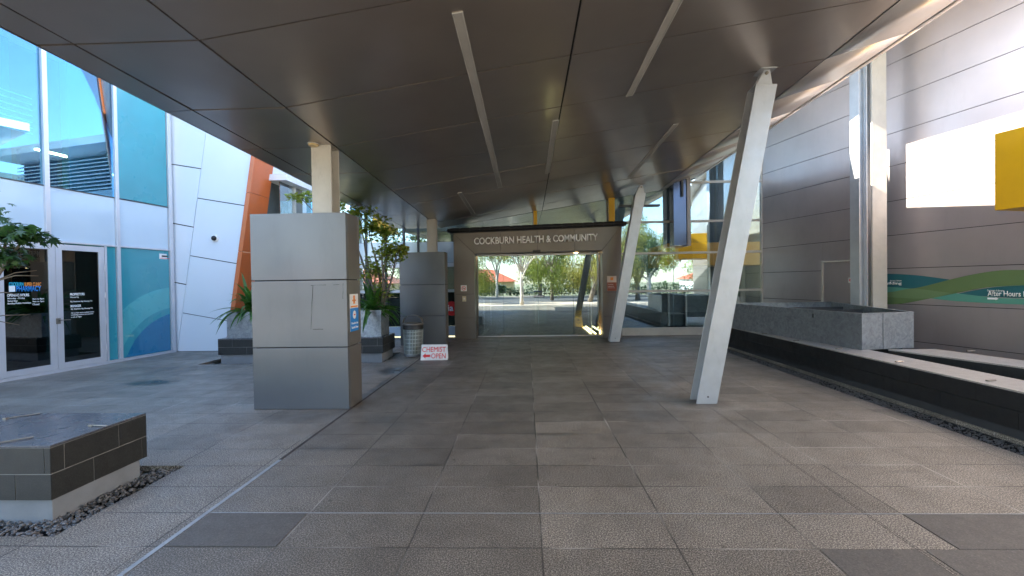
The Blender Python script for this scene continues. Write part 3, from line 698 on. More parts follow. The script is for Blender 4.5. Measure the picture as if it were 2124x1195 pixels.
for (px, py) in ((1535, 684), (1583, 692), (1652, 706), (1741, 723), (1866, 750), (2057, 789)):
    q = G(px, py, bz+.01); q.x = max(q.x, bx0+.06)
    m = MB(); m.tube([(q.x-.05, q.y-.01, bz+.009), (q.x+.05, q.y+.01, bz+.009)], .009, 8); m.box(q.x-.055, q.x-.035, q.y-.015, q.y+.01, bz+.0005, bz+.016); m.build('metal_clip', m_steel, rb)
# wedge shaped galvanised planter box
wp = thing('planter_box', 'empty wedge shaped galvanised planter box behind the black bench', 'planter', (5.5, 8, 0))
A, B, C_, D2 = (5.14, 7.05), (6.06, 7.22), (7.05, 10.6), (4.66, 10.6)
def ring(pts, z0, z1, th, o=0):
    m = MB(); n = len(pts); c = V((sum(p[0] for p in pts)/n, sum(p[1] for p in pts)/n))
    for i in range(n):
        p, q = V(pts[i]), V(pts[(i+1) % n]); d = (q-p).normalized(); nn = V((-d.y, d.x)); 
        if nn.dot(c-p) < 0: nn = -nn
        e = th*.9
        m.slab([(p.x, p.y, z0), (q.x, q.y, z0), (q.x-d.x*e+nn.x*th, q.y-d.y*e+nn.y*th, z0), (p.x+d.x*e+nn.x*th, p.y+d.y*e+nn.y*th, z0)], (0, 0, z1-z0))
    return m
ring([A, B, C_, D2], bz+.001, 1.03, .01).build('side', m_galv, wp)
ring([(A[0]-.005, A[1]-.005), (B[0]+.005, B[1]-.005), C_, D2], 1.0305, 1.04, .04).build('rim', m_galv, wp)
MB().prism([(5.2, 7.2), (5.95, 7.3), (6.9, 10.5), (4.8, 10.5)], .30, .62).build('soil', m_soil, wp)
m = MB(); s_ = (.475); ax = A[0]+(B[0]-A[0])*.4; ay = A[1]+(B[1]-A[1])*.4; m.box(ax-.003, ax+.003, ay-.004, ay-.0005, bz+.002, 1.03); m.build('seam', m_alud, wp)
m = MB()
for k in range(3):
    yk = 8+k*.9; MB().box(5.0, 6.0+.27*(yk-7), yk, yk+.03, .9, .97).build('brace', m_alud, wp)
# second low bench behind
b2 = thing('stone_bench', 'second low black bench at the far right beside the brown wall', 'bench', (6.5, 6, 0), 'dark tiled stone seats')
def bx(y): return 5.68+(6.74-y)*.30
def bf(y): return 6.20+(7.4-y)*.22
ring([(bx(7.1), 7.1), (bf(7.1), 7.1), (bf(3), 3), (bx(3), 3)], -.1, bz-.02, .05).build('body', m_stone, b2)
MB().prism([(bx(7.1), 7.1), (bf(7.1), 7.1), (bf(3), 3), (bx(3), 3)], bz-.019, bz).build('top_slab', m_paletop, b2)
for (px, py) in ((2014, 728),):
    q = G(px, py, bz+.01); m = MB(); m.tube([(q.x-.06, q.y, bz+.009), (q.x+.06, q.y, bz+.009)], .009, 8); m.box(q.x-.06, q.x-.04, q.y-.01, q.y+.01, bz+.0005, bz+.016); m.build('metal_clip', m_steel, b2)
# small rocks in the bed between the benches
mb = MB()
for _ in range(420): 
    y_ = rnd.uniform(3.2, 7.0); pebble(mb, rnd.uniform(5.3, max(5.35, bx(y_)-.04)), y_, .012, rnd.uniform(.018, .035))
tag(mb.build('bark_mulch', plain('mulch', (.06, .04, .03), .9, var=.4, scale=25)), 'dark mulch and stones in the bed between the two right benches', 'mulch', kind='stuff')
# ================================================================== LEFT FACADE
A0, B0 = G(0, 793), G(362, 730)
DF = (V((B0.x, B0.y, 0))-V((A0.x, A0.y, 0))).normalized(); NF = V((DF.y, -DF.x, 0))
def Fh(px, py): return hit(px, py, A0, NF)
def Fs(px, py): q = Fh(px, py); return (q-A0).dot(DF), q.z
def Fp(s, z, o=0.): q = A0+DF*s+NF*o; return V((q.x, q.y, z))
SEND = (B0-A0).dot(DF); YW_ = B0.y-.03
lf = thing('glass_facade', 'pharmacy glass facade on the left with blue and white panels and metal mullions', 'building', A0)
def fbox(s0, s1, z0, z1, o0, o1, mat, nm, par=None, bev=0):
    m = MB().hexa([Fp(s0, z0, o1), Fp(s1, z0, o1), Fp(s1, z0, o0), Fp(s0, z0, o0), Fp(s0, z1, o1), Fp(s1, z1, o1), Fp(s1, z1, o0), Fp(s0, z1, o0)])
    return m.build(nm, mat, par or lf, bevel=bev)
z_up = sum(Fs(*p)[1] for p in ((20, 368), (150, 392), (320, 428)))/3
z_hd = sum(Fs(*p)[1] for p in ((120, 503), (240, 515), (340, 523)))/3
sm1 = Fs(92, 300)[0]; sm2 = Fs(240, 400)[0]; sm3 = SEND-.06
print('facade z', z_up, z_hd, sm1, sm2, sm3, [Fs(*p)[1] for p in ((20, 368), (150, 392), (320, 428), (120, 503), (240, 515), (340, 523))])
FT = 7.2
muls = [sm1-2.0*k for k in range(1, 5)][::-1]+[sm1, sm2, sm3]
for i, s in enumerate(muls):
    if s == sm1: fbox(s-.04, s+.04, z_hd+.05, FT, -.05, .05, m_alu, 'mullion', bev=.003)
    elif s == sm2: fbox(s-.035, s+.035, .06, FT, -.05, .05, m_alu, 'mullion', bev=.003)
    elif s == sm3: fbox(s-.03, s+.06, .06, FT, -.05, .05, m_alu, 'mullion', bev=.003)
    else: fbox(s-.035, s+.035, .06, FT, -.05, .05, m_alu, 'mullion', bev=.003)
fbox(muls[0], SEND, 0, .055, -.05, .06, m_alu, 'sill')
bounds = muls
for i in range(len(bounds)-1):
    a, b = bounds[i]+.036, bounds[i+1]-.04
    fbox(a, b, z_hd+.02, z_hd+.055, -.04, .045, m_alu, 'transom')
    fbox(a, b, z_up-.02, z_up-.002, -.03, .02, m_alud, 'transom')
    fbox(a, b, z_hd+.056, z_up-.021, -.012, 0, m_spandrel, 'spandrel_panel')
    fbox(a, b, z_up, FT, -.012, 0, m_glassleft, 'glass_pane')
# ground floor: graphic glass, sidelight, double doors
sL = Fs(215, 600)[0]; sD1 = Fs(215, 640)[0]; sD0 = Fs(113, 640)[0]; sE = Fs(0, 660)[0]
fbox(sm2+.04, sm3-.035, .06, z_hd+.015, -.012, 0, m_glassleft, 'glass_pane')
fbox(sD1+.06, sm2-.04, .06, z_hd+.015, -.012, 0, m_glassleft, 'glass_pane')
fbox(sD1+.01, sD1+.055, .06, z_hd+.015, -.04, .05, m_alu, 'mullion')
# blinds and graphics behind the glass
fbox(sm2+.03, sm3, .0, z_hd, -.22, -.2, m_teal, 'blind'); fbox(sD1+.05, sm2+.02, .0, z_hd, -.22, -.2, m_teal, 'blind')
m_film = plain('teal_film', (.03, .28, .34), .3, var=.12, scale=.7, coat=1.); m_film2 = plain('aqua_film', (.08, .40, .43), .3, var=.05, coat=1.); m_film3 = plain('blue_film', (.005, .16, .32), .3, var=.08, coat=1.)
for q_ in (m_film, m_film2, m_film3): q_.node_tree.nodes['Principled BSDF'].inputs['Coat Roughness'].default_value = .01
fbox(sm2+.045, sm3-.04, .065, z_hd+.01, .0005, .003, m_film, 'window_film'); fbox(sm2+.045, sm3-.04, z_up+.01, FT, .0005, .003, m_film, 'window_film'); fbox(sD1+.06, sm2-.045, .065, z_hd+.01, .0005, .003, m_film, 'window_film')
def ring_arc(c, r0, r1, mat, nm, o, a0=90, a1=185):
    m = MB(); N = 20
    lim = lambda s, z: Fp(min(max(s, sm2+.05), sm3-.05), max(.07, min(z, z_hd-.03)), o)
    for k in range(N):
        t0, t1 = math.radians(a0+(a1-a0)*k/N), math.radians(a0+(a1-a0)*(k+1)/N)
        m.quad(lim(c[0]+r0*math.cos(t0), c[1]+r0*math.sin(t0)), lim(c[0]+r1*math.cos(t0), c[1]+r1*math.sin(t0)), lim(c[0]+r1*math.cos(t1), c[1]+r1*math.sin(t1)), lim(c[0]+r0*math.cos(t1), c[1]+r0*math.sin(t1)))
    m.build(nm, mat, lf)
ring_arc((sm3+.1, -.35), 1.45, 1.95, m_film2, 'window_graphic', .0038)
ring_arc((sm3+.2, -.45), 0.0, 1.42, m_film3, 'window_graphic', .0042)
# upper offices behind glass
MB().box(B0.x-3.4, B0.x-.12, YW_+.03-.02, YW_+.03, 0, z_up-.07).build('return_wall', m_teal, lf); MB().box(B0.x-3.4, B0.x-.12, YW_+.01, YW_+.03, z_up, FT).build('return_wall', m_teal, lf)
fbox(sm2-.1, sm3+.02, z_up-.05, FT, -1.1, -1.05, m_teal, 'office_wall')
fbox(muls[0], sm2-.12, z_up-.02, FT, -2.6, -2.55, m_tealblue, 'office_wall')
fbox(muls[0], sm3, z_up-.06, z_up-.03, -2.54, -.05, m_inside, 'office_floor')
fbox(sm1+.5, sm1+1.15, z_up-.02, z_up+.9, -1.4, -1.3, m_navy, 'office_screen')
mm = MB()
for k in range(7):
    z = z_up+1.25+k*.12
    mm.hexa([Fp(sm1-2.2, z, -1.2), Fp(sm1+.6, z, -1.2), Fp(sm1+.6, z-.04, -1.12), Fp(sm1-2.2, z-.04, -1.12), Fp(sm1-2.2, z+.02, -1.2), Fp(sm1+.6, z+.02, -1.2), Fp(sm1+.6, z-.02, -1.12), Fp(sm1-2.2, z-.02, -1.12)])
mm.build('louvre_blind', m_white, lf)
fbox(sm1-2.3, sm1-1.2, z_up-.02, FT, -1.8, -1.75, m_yellow, 'office_panel')
def flamp(s, z, L, o):
    fbox(s, s+L, z, z+.03, o-.08, o, m_lamp, 'ceiling_lamp')
flamp(sm1+1.0, z_up+1.05, .8, -1.6); flamp(sm1-.6, z_up+.85, .6, -1.5)
# double door
dr = thing('double_door', 'pair of white framed glass doors with white pharmacy lettering at the far left', 'door', Fp(sD0, 0))
def leaf(s0, s1):
    zt_ = z_hd-.01
    m = MB()
    def bb(a, b, c, d): m.hexa([Fp(a, c, .055), Fp(b, c, .055), Fp(b, c, .01), Fp(a, c, .01), Fp(a, d, .055), Fp(b, d, .055), Fp(b, d, .01), Fp(a, d, .01)])
    bb(s0+.004, s0+.11, .06, zt_); bb(s1-.11, s1-.004, .06, zt_); bb(s0+.1105, s1-.1105, .06, .17); bb(s0+.1105, s1-.1105, zt_-.11, zt_)
    m.build('leaf_frame', m_alu, dr, bevel=.002)
    fbox(s0+.111, s1-.111, .171, zt_-.111, .025, .035, m_glassdark, 'glass', dr)
w = sD1-sD0
leaf(sD0, sD1); leaf(sD0-w, sD0)
m = MB()
for k in range(4):
    z = .3+k*.55; q = Fp(sD1-.008, z, .062); m.tube([q, q+V((0, 0, .12))], .012, 8)
m.build('hinge', m_alu, dr)
m = MB(); q = Fp(sD0+.03, 1.0, .056); m.bar(q, q+NF*.05, .02, .02, (0, 0, 1)); m.bar(q+NF*.05-DF*.02, q+NF*.05+DF*.16, .018, .014, (0, 0, 1)); m.build('handle', m_steel, dr)
fbox(sD0-.02, sD0+.055, .93, 1.04, .0555, .062, m_steel, 'lock_plate', dr)
def ftext(s, px, py, pxe, mat=m_letter, hz=.04, wt=.01):
    a, z = Fs(px, py); b, _ = Fs(pxe, py); return text(s, Fp(a, z, .037), DF, b-a, mat, dr, height=hz, ext=.002, weight=wt)
m_cy = plain('cyan_print', (.02, .45, .60), .5)
ftext('COCKBURN', 15, 594, 45, m_cy, .07, .02); ftext('SUPER CLINIC', 47, 594, 82, m_orp, .07, .02)
ftext('PHARMACY', 30, 605, 82, m_blue, .10, .03)
a_, z_ = Fs(15, 605.5); b_, _ = Fs(28, 605.5); fbox(a_, b_, z_, z_+.11, .037, .039, m_signwhite, 'logo_square', dr)
ftext('OPENING HOURS', 11, 616, 57, hz=.05, wt=.02)
for i, (l, r) in enumerate((('Monday - Friday', '8am to 8pm'), ('Saturday', '9am to 5pm'), ('Sunday/Public Holidays', 'Closed'))):
    yy = 621+i*5.3+1; e = (48, 33, 61)[i]
    ftext(l, 12, yy, e, hz=.036); ftext(r, 64, yy+.8, (88, 88, 78)[i], hz=.036)
ftext('PROPRIETORS', 142, 613.5, 172, hz=.05, wt=.02)
ftext('Wenxia Ng', 142, 619, 160, hz=.034); ftext('B.J. Stephens Ng Choong Tin', 143, 628, 188, hz=.034)
ftext('MANAGER', 143, 638, 165, hz=.05, wt=.02); ftext('B.J. Stephens Ng Choong Tin', 144, 643.5, 189, hz=.034)
ftext('All scripts and medical items', 144, 651.5, 192, hz=.03); ftext('containing products are stored in', 144, 655.5, 190, hz=.03); ftext('a safe at night', 144, 660, 166, hz=.03)
# dark pharmacy interior
fbox(muls[0], sD1+.04, -.0, z_hd, -1.6, -1.55, m_inside, 'shop_wall')
# small CCTV notice on the graphic glass
a = Fs(330, 526); b = Fs(347, 538)
sg = thing('camera_notice', 'small white CCTV notice in the top corner of the teal window', 'sign', Fp(a[0], b[1]))
fbox(a[0], b[0]-.02, b[1], a[1], .002, .005, m_signwhite, 'plate', sg); fbox(a[0]+.06, a[0]+.22, b[1]+.05, b[1]+.09, .0055, .0065, m_black, 'pictogram', sg); fbox(a[0]+.02, a[0]+.3, b[1]+.012, b[1]+.025, .0055, .0065, m_red, 'text_line', sg)
# facade building body
m = MB(); m.hexa([Fp(muls[0], z_hd-.05+0, -2.7), Fp(SEND, z_hd-.05, -2.7), Fp(SEND, z_hd-.05, -9), Fp(muls[0], z_hd-.05, -9), Fp(muls[0], FT, -2.7), Fp(SEND, FT, -2.7), Fp(SEND, FT, -9), Fp(muls[0], FT, -9)]); m.build('building_body', m_inside, lf)
fbox(muls[0], SEND, FT+.001, FT+.25, -9, .3, m_white, 'roof_edge')
fbox(muls[0]-.3, muls[0]-.04, 0, FT, -9, .05, m_white, 'end_wall')
# ================================================================== WHITE PANEL WALL facing the camera
YW = B0.y+.06
ww = thing('white_panel_wall', 'white wall of slanting angular panels facing the walkway left of the orange fin', 'wall', (-7.7, YW, 0))
def Pw(px, py): q = atY(px, py, YW); return V((q.x, 0, q.z))
def wp_(pts, mat=m_white, nm='wall_panel', th=.02, y=YW):
    c = sum((V(p) for p in pts), V((0, 0, 0)))/len(pts)
    q = [V(p)+(c-V(p)).normalized()*.013 for p in pts]
    MB().slab([(p.x, y, p.z) for p in q], (0, th, 0)).build(nm, mat, ww)
def lin(p, q, z): f = (z-p.z)/(q.z-p.z); return p+(q-p)*f
zt = 7.2
e0a, e0b = Pw(341, 300), Pw(366, 729); L0 = lambda z: V((B0.x-.02, 0, z))
s0a, s0b = Pw(425, 291), Pw(368, 726); S_ = lambda z: lin(s0a, s0b, z) if lin(s0a, s0b, z).x > B0.x+.02 else V((B0.x+.02, 0, z))
r0a, r0b = Pw(515, 380), Pw(482, 628); R_ = lambda z: lin(r0a, r0b, z)
MB().slab([(B0.x-.4, YW+.022, 0), (R_(0).x, YW+.022, 0), (R_(zt).x, YW+.022, zt), (B0.x-.4, YW+.022, zt)], (0, .1, 0)).build('backing', m_dark, ww)
def across(pl_, pr_, A_, B_):   # seam through two pixels, clipped to two lines -> end points
    a, b = Pw(*pl_), Pw(*pr_)
    def isect(Lf):
        lo, hi = -1., 9.
        for _ in range(40):
            mid = (lo+hi)/2; p = Lf(mid); zz = a.z+(b.z-a.z)*(p.x-a.x)/(b.x-a.x)
            if zz > mid: lo = mid
            else: hi = mid
        return Lf(lo)
    return isect(A_), isect(B_)
ls = [(L0(0), S_(0.0))]+[across(*c, L0, S_) for c in (((358, 585), (384, 590)), ((352, 462), (400, 471)), ((345, 339), (416, 350)))]+[(L0(zt), S_(zt))]
rs_ = [(S_(0.0), R_(0.0))]+[across(*c, S_, R_) for c in (((377, 649), (450, 662)), ((392, 530), (491, 547)), ((409, 411), (509, 427)))]
a, b = Pw(430, 250), Pw(530, 268); rs_ += [(S_(zt), R_(zt))]
for L_ in (ls, rs_):
    for i in range(len(L_)-1): wp_([L_[i][0], L_[i][1], L_[i+1][1], L_[i+1][0]])
# orange fin on its edge
fn = thing('orange_fin', 'leaning orange metal fin on the edge of the white panel wall', 'cladding fin', (R_(0).x, YW, 0))
zc = [0, 1.0, 2.45, 3.9, 5.3, 7.2]
for i in range(5):
    z0, z1 = zc[i]+.004, zc[i+1]-.004; a, b = R_(z0), R_(z1)
    MB().hexa([(a.x+.004, YW-.05, z0), (a.x+.10, YW-.03, z0), (a.x+.12, YW+.75, z0), (a.x+.004, YW+.75, z0), (b.x+.004, YW-.05, z1), (b.x+.10, YW-.03, z1), (b.x+.12, YW+.75, z1), (b.x+.004, YW+.75, z1)]).build('fin_panel', m_orange, fn, bevel=.004)
# dome camera on the white wall
q = atY(447, 494, YW); dc = thing('dome_camera', 'small white dome camera on the white panel wall', 'camera', (q.x, YW, q.z))
def dome(par, c, nrm, r=.09):
    nrm = V(nrm); a = V((0, 0, 1)).cross(nrm); a = a.normalized() if a.length > .1 else V((1, 0, 0)); b = nrm.cross(a)
    def rev(prof):
        m = MB(); n = 16
        for rr, h in prof:
            for k in range(n): t_ = 6.2832*k/n; m.v.append(tuple(V(c)+a*rr*math.cos(t_)+b*rr*math.sin(t_)+nrm*h))
        for i in range(len(prof)-1):
            for k in range(n): x_ = i*n+k; y_ = i*n+(k+1) % n; m.f.append((x_, y_, y_+n, x_+n))
        return m
    rev([(0, .001), (r, .001), (r, .04), (r*.7, .05)]).build('housing', m_signwhite, par, smooth=False)
    rev([(r*.68, .05), (r*.6, .08), (r*.35, .105), (0, .113)]).build('dome', m_black, par, smooth=True)
dome(dc, (q.x, YW-.001, q.z), (0, -1, -.15))
for (px, py, dx, lb) in ((889, 457, 11.75, 'white dome camera hanging beside the far cream column'), (650, 297, 5.75, 'small amber light fitting at the top of the near cream column')):
    X_ = atY(px, py, dx).x
    if px == 650:
        c = thing('light_fitting', lb, 'ceiling light', (X_, dx, soff(X_, dx)-.003)); z_ = soff(X_, dx)
        MB().lathe((X_, dx, z_-.034), [(0, 0), (.05, 0), (.065, .012), (.065, .0325)], 16).build('lens', plain('amber_lens', (.62, .46, .22), .4), c); MB().lathe((X_, dx, z_-.012), [(.066, 0), (.08, .004), (.08, .0105)], 16).build('trim_ring', m_stripframe, c); continue
    c = thing('dome_camera', lb, 'camera', (X_, dx, soff(X_, dx)-.003)); dome(c, (X_, dx, soff(X_, dx)-.004), (0, 0, -1), .055)
# ================================================================== COURTYARD GLASS WALL (beyond the fin) and END FACADE
XC = -6.45; YE = 13.6
cw = thing('courtyard_wall', 'upper glazed wall with white roof edge and brown panel beyond the orange fin', 'building', (XC, 12, 0))
zroof = atX(600, 376, XC).z
def cbox(y0, y1, z0, z1, x0, x1, mat, nm): MB().box(XC+x0, XC+x1, y0, y1, z0, z1).build(nm, mat, cw)
cbox(11.6, 12.25, .0, zroof-.12, 0, .02, m_gspan, 'glass_pane'); cbox(12.26, 12.34, 0, zroof-.12, -.02, .06, m_cream, 'mullion')
cbox(12.35, 12.75, 0, zroof-.12, 0, .03, m_portal, 'wall_panel'); cbox(12.76, 13.0, 0, zroof-.12, -.01, .02, m_spandrel, 'spandrel_panel')
cbox(13.0, YE, 0, zroof-.12, 0, .02, m_glassend, 'glass_pane'); cbox(11.5, YE+.2, zroof-.11, zroof+.05, -.3, .25, m_white, 'roof_edge')
cbox(11.6, YE, 0, 7, -.7, -.6, m_inside, 'inner_wall'); cbox(11.5, YE+3, zroof+.06, 7, -.5, -.3, m_white, 'upper_wall')
ef = thing('end_facade', 'glass facade with a pale spandrel band left of the entrance portal', 'building', (-4, YE, 0))
def ebox(x0, x1, z0, z1, y0, y1, mat, nm, par=ef): return MB().box(x0, x1, YE+y0, YE+y1, z0, z1).build(nm, mat, par)
E = lambda px, py: atY(px, py, YE)
zb = [E(860, 604).z, E(860, 556).z, E(860, 545).z, E(860, 503).z, E(860, 470).z]
print('end bands', zb)
xe0, xe1 = XC+.05, -2.06
ebox(xe0, xe1, zb[0]-.04, zb[0]+.04, -.05, .03, m_alu, 'transom'); ebox(xe0, xe1, zb[2]-.14, zb[2]-.02, -.05, .03, m_alu, 'transom')
ebox(xe0, xe1, zb[2]-.01, zb[3], -.02, 0, m_spandrel, 'spandrel_panel'); ebox(xe0, xe1, .3, zb[0]-.05, -.012, 0, m_glassdark, 'glass_pane')
ebox(xe0, xe1, 0, .29, -.03, .03, m_spandrel, 'spandrel_panel')
ebox(xe0, xe1, zb[0]+.05, zb[2]-.15, -.012, 0, m_glassend, 'glass_pane'); ebox(xe0, xe1, zb[3]+.01, 4.2, -.012, 0, m_glassend, 'glass_pane')
for px in (700, 760, 800, 838, 868, 892):
    xx = E(px, 500).x; ebox(xx-.03, xx+.03, .01, 4.2, -.06, -.021, m_alud, 'mullion')
ebox(xe0, xe1, -.0, 6.8, 2.6, 2.65, m_inside, 'inner_wall')
ebox(xe0, xe1, 3.4, 3.42, .05, 2.55, m_inside, 'ceiling')
q = E(800, 466); ebox(q.x-.25, q.x+.25, q.z-.25, q.z+.25, -.45, -.2, m_yellow, 'yellow_panel')
ebox(xe0-1, xe1+4.6, 6.3, 6.55, -.8, 3, m_white, 'roof_edge'); ebox(xe0, xe1+4.6, 4.21, 5.0, .0, .05, m_spandrel, 'spandrel_panel')
m = MB()
for k in range(9):
    z = 5.05+k*.13; m.hexa([(xe0, YE, z), (xe1+4.5, YE, z), (xe1+4.5, YE+.08, z+.05), (xe0, YE+.08, z+.05), (xe0, YE, z+.03), (xe1+4.5, YE, z+.03), (xe1+4.5, YE+.08, z+.08), (xe0, YE+.08, z+.08)])
m.build('louvres', m_white, ef); ebox(xe0, xe1+4.5, 5.01, 6.28, .2, .25, m_inside, 'louvre_backing')
# red advert panel behind the low glass
q = E(934, 640); rp = thing('red_poster', 'red round poster ending in ia behind the glass beside the portal', 'poster', (q.x, YE-.03, q.z))
m = MB(); m.slab([(q.x+.05+.22*math.cos(k*.26), YE-.03, q.z+.22*math.sin(k*.26)) for k in range(24)], (0, .01, 0)); m.build('disc', m_red, rp)
text('ia', (q.x-.07, YE-.03, q.z-.08), (1, 0, 0), .17, m_letter, rp, ext=.004, weight=.02)
# ================================================================== ENTRANCE PORTAL
PYF = 12.65
ep = thing('entrance_portal', 'brown metal entrance portal with white COCKBURN HEALTH & COMMUNITY lettering', 'entrance', (.35, PYF, 0))
OL, OR_, IL, IR = atY(942, 600, PYF).x, atY(1290, 600, PYF).x, atY(985, 600, PYF).x, atY(1250, 600, PYF).x
ozl, ozr, izl, izr = atY(942, 484, PYF).z, atY(1290, 469, PYF).z, atY(985, 526, PYF).z, atY(1250, 519, PYF).z
print('portal', OL, OR_, IL, IR, ozl, ozr, izl, izr)
def pp(pts, nm='portal_panel', y=PYF, th=.03, mat=m_portal, ins=.006):
    pts = [V((p[0], y if len(p) == 2 else p[2], p[1])) for p in pts]; c = sum(pts, V((0, 0, 0)))/len(pts)
    q = [p+(c-p).normalized()*ins for p in pts]; return MB().slab(q, (0, th, 0)).build(nm, mat, ep, bevel=.002)
jl = [0.0, .60, 1.28]
yi = PYF+.10                                                     # inner edge sits back a little: splayed frame
def jz(f, a, b): return a+(b-a)*f
for (xo, xi, zo, zi) in ((OL, IL, ozl, izl), (OR_, IR, ozr, izr)):
    pp([(xo, 0), (xi, 0), (xi, .60), (xo, .60)]); pp([(xo, .60), (xi, .60), (xi, 1.28), (xo, 1.28)]); pp([(xo, 1.28), (xi, 1.28), (xi, zi), (xo, zo)])
N = 4
for k in range(N):
    f0, f1 = k/N, (k+1)/N; xo0, xo1 = OL+(OR_-OL)*f0, OL+(OR_-OL)*f1; xi0, xi1 = IL+(IR-IL)*f0, IL+(IR-IL)*f1
    zo0, zo1 = ozl+(ozr-ozl)*f0, ozl+(ozr-ozl)*f1; zi0, zi1 = izl+(izr-izl)*f0, izl+(izr-izl)*f1
    if k in (1, 2, 3): xo0 = xi0 = (xo0+xi0)/2
    if k in (0, 1, 2): xo1 = xi1 = (xo1+xi1)/2
    pp([(xo0, zo0), (xi0, zi0), (xi1, zi1), (xo1, zo1)])
MB().slab([(OL+.02, PYF+.031, 0), (OL+.02, PYF+.031, ozl-.02), (OR_-.02, PYF+.031, ozr-.02), (OR_-.02, PYF+.031, 0), (IR+.03, PYF+.031, 0), (IR+.03, PYF+.031, izr+.03), (IL-.03, PYF+.031, izl+.03), (IL-.03, PYF+.031, 0)], (0, .3, 0)).build('backing', m_dark, ep)
# reveals
MB().box(IL-.03, IL-.001, PYF+.035, 13.4, 0, izl).build('reveal', m_portal, ep); MB().box(IR+.001, IR+.03, PYF+.035, 13.4, 0, izr).build('reveal', m_portal, ep)
MB().slab([(IL, PYF+.035, izl+.001), (IR, PYF+.035, izr+.001), (IR, 13.4, izr+.001), (IL, 13.4, izl+.001)], (0, 0, .02)).build('reveal', m_portal, ep)
MB().slab([(OL, PYF+.032, 0), (OL+.015, PYF+.032, 0), (OL+.015, PYF+.032, ozl), (OL, PYF+.032, ozl)], (0, .9, 0)).build('side_panel', m_portal, ep)
MB().slab([(OR_, PYF+.032, 0), (OR_-.015, PYF+.032, 0), (OR_-.015, PYF+.032, ozr), (OR_, PYF+.032, ozr)], (0, .5, 0)).build('side_panel', m_portal, ep)
# lettering
a, b = atY(983.5, 508, PYF-.03), atY(1240, 499.5, PYF-.03)
text('COCKBURN HEALTH & COMMUNITY', a, (b-a), (b-a).length, m_letter, ep, ext=.02, height=.2, weight=.022)
# dark ribbed roller above the portal
ra, rb_ = V((OL-.07, PYF-.10, ozl+.07)), V((OR_+.05, PYF-.10, ozr+.07))
m = MB(); n = 17
for k in range(n):
    p, q = ra.lerp(rb_, (k+.06)/n), ra.lerp(rb_, (k+.94)/n); m.tube([p, q], .062, 12)
m.tube([ra, rb_], .048, 10)
for e_, s_ in ((ra, -1), (rb_, 1)): m.tube([e_, e_+V((s_*.03, 0, 0)), e_+V((s_*.06, .1, -.01)), e_+V((s_*.02, .25, -.02))], .055, 10)
m.build('roller', m_black, ep)
MB().slab([(OL-.02, PYF+.001, ozl+.005), (OR_+.02, PYF+.001, ozr+.005), (OR_+.02, PYF+.5, ozr+.005), (OL-.02, PYF+.5, ozl+.005)], (0, 0, .10)).build('roof_edge', m_alud, ep)
q = atY(1113, 521, PYF); MB().box(q.x-.11, q.x+.11, PYF-.06, PYF-.002, q.z-.04, q.z+.03).build('door_sensor', m_black, ep, bevel=.008)
# glass doors
gd = thing('sliding_doors', 'wide frameless glass sliding doors in the portal reflecting the sunny street', 'door', (.35, 13.15, 0))
YG = 13.15
cuts = [IL+.02, IL+(IR-IL)*.205, (IL+IR)/2, IL+(IR-IL)*.80, IR-.02]
for k in range(4):
    x0, x1 = cuts[k]+.004, cuts[k+1]-.004; yo = 0 if k in (0, 3) else .06
    MB().box(x0-(.05 if k == 3 else 0), x1+(.05 if k == 0 else 0), YG+yo, YG+yo+.01, .03, min(izl, izr)-.05).build('glass_leaf', m_glassdoor, gd)
m = MB(); m.box(IL+.01, IR-.01, YG-.03, YG+.1, .004, .022); m.build('threshold', m_alu, gd)
m = MB(); m.box(IL+.01, IR-.01, YG-.02, YG+.12, min(izl, izr)-.045, min(izl, izr)-.003); m.build('head_track', m_alu, gd)
m = MB()
for xk in (cuts[1], cuts[3]): m.box(xk-.05, xk+.05, YG-.012, YG-.001, .03, .06)
m.build('patch_fitting', m_steel, gd)
xm = (IL+IR)/2
sb = MB().box(xm-.12, xm+.18, YG+.05, YG+.058, 1.14, 1.2).build('door_sticker', m_navy, gd)
m = MB().box(xm-.10, xm+.16, YG+.047, YG+.0495, 1.155, 1.185); m.build('sticker_text', m_letter, sb)
MB().box(xm-.12, xm+.10, YG+.05, YG+.058, 1.30, 1.335).build('door_sticker', m_navy, gd)
# signs on the jambs
q = atY(962, 598, PYF); ns = thing('no_smoking_sign', 'small white no smoking sign on the left portal jamb', 'sign', (q.x, PYF, q.z))
MB().box(q.x-.085, q.x+.085, PYF-.004, PYF-.001, q.z-.085, q.z+.085).build('plate', m_signwhite, ns)
m = MB(); N = 20
for k in range(N):
    a, b = 6.2832*k/N, 6.2832*(k+1)/N; P = lambda r, t: (q.x+r*math.cos(t), PYF-.0055, q.z+r*math.sin(t)); m.quad(P(.05, a), P(.05, b), P(.062, b), P(.062, a))
m.quad((q.x-.042, PYF-.0056, q.z+.034), (q.x-.034, PYF-.0056, q.z+.042), (q.x+.042, PYF-.0056, q.z-.034), (q.x+.034, PYF-.0056, q.z-.042)); m.build('red_ring', m_red, ns)
MB().box(q.x-.035, q.x+.035, PYF-.0048, PYF-.0042, q.z-.008, q.z+.006).build('cigarette', m_black, ns)
q = atY(963, 620, PYF); ns = thing('wall_plate', 'small cream switch plate under the no smoking sign', 'switch', (q.x, PYF, q.z))
MB().box(q.x-.055, q.x+.055, PYF-.012, PYF-.001, q.z-.075, q.z+.075).build('plate', plain('cream_plastic', (.62, .55, .38), .5), ns, bevel=.004); MB().box(q.x-.02, q.x+.02, PYF-.016, PYF-.0125, q.z-.02, q.z+.03).build('button', m_signwhite, ns)
q = atY(1269, 588, PYF); ns = thing('notice_sign', 'orange and maroon notice on the right portal jamb', 'sign', (q.x, PYF, q.z))
MB().box(q.x-.13, q.x+.13, PYF-.004, PYF-.001, q.z-.21, q.z+.21).build('plate', plain('pale_print', (.62, .50, .42), .5), ns)
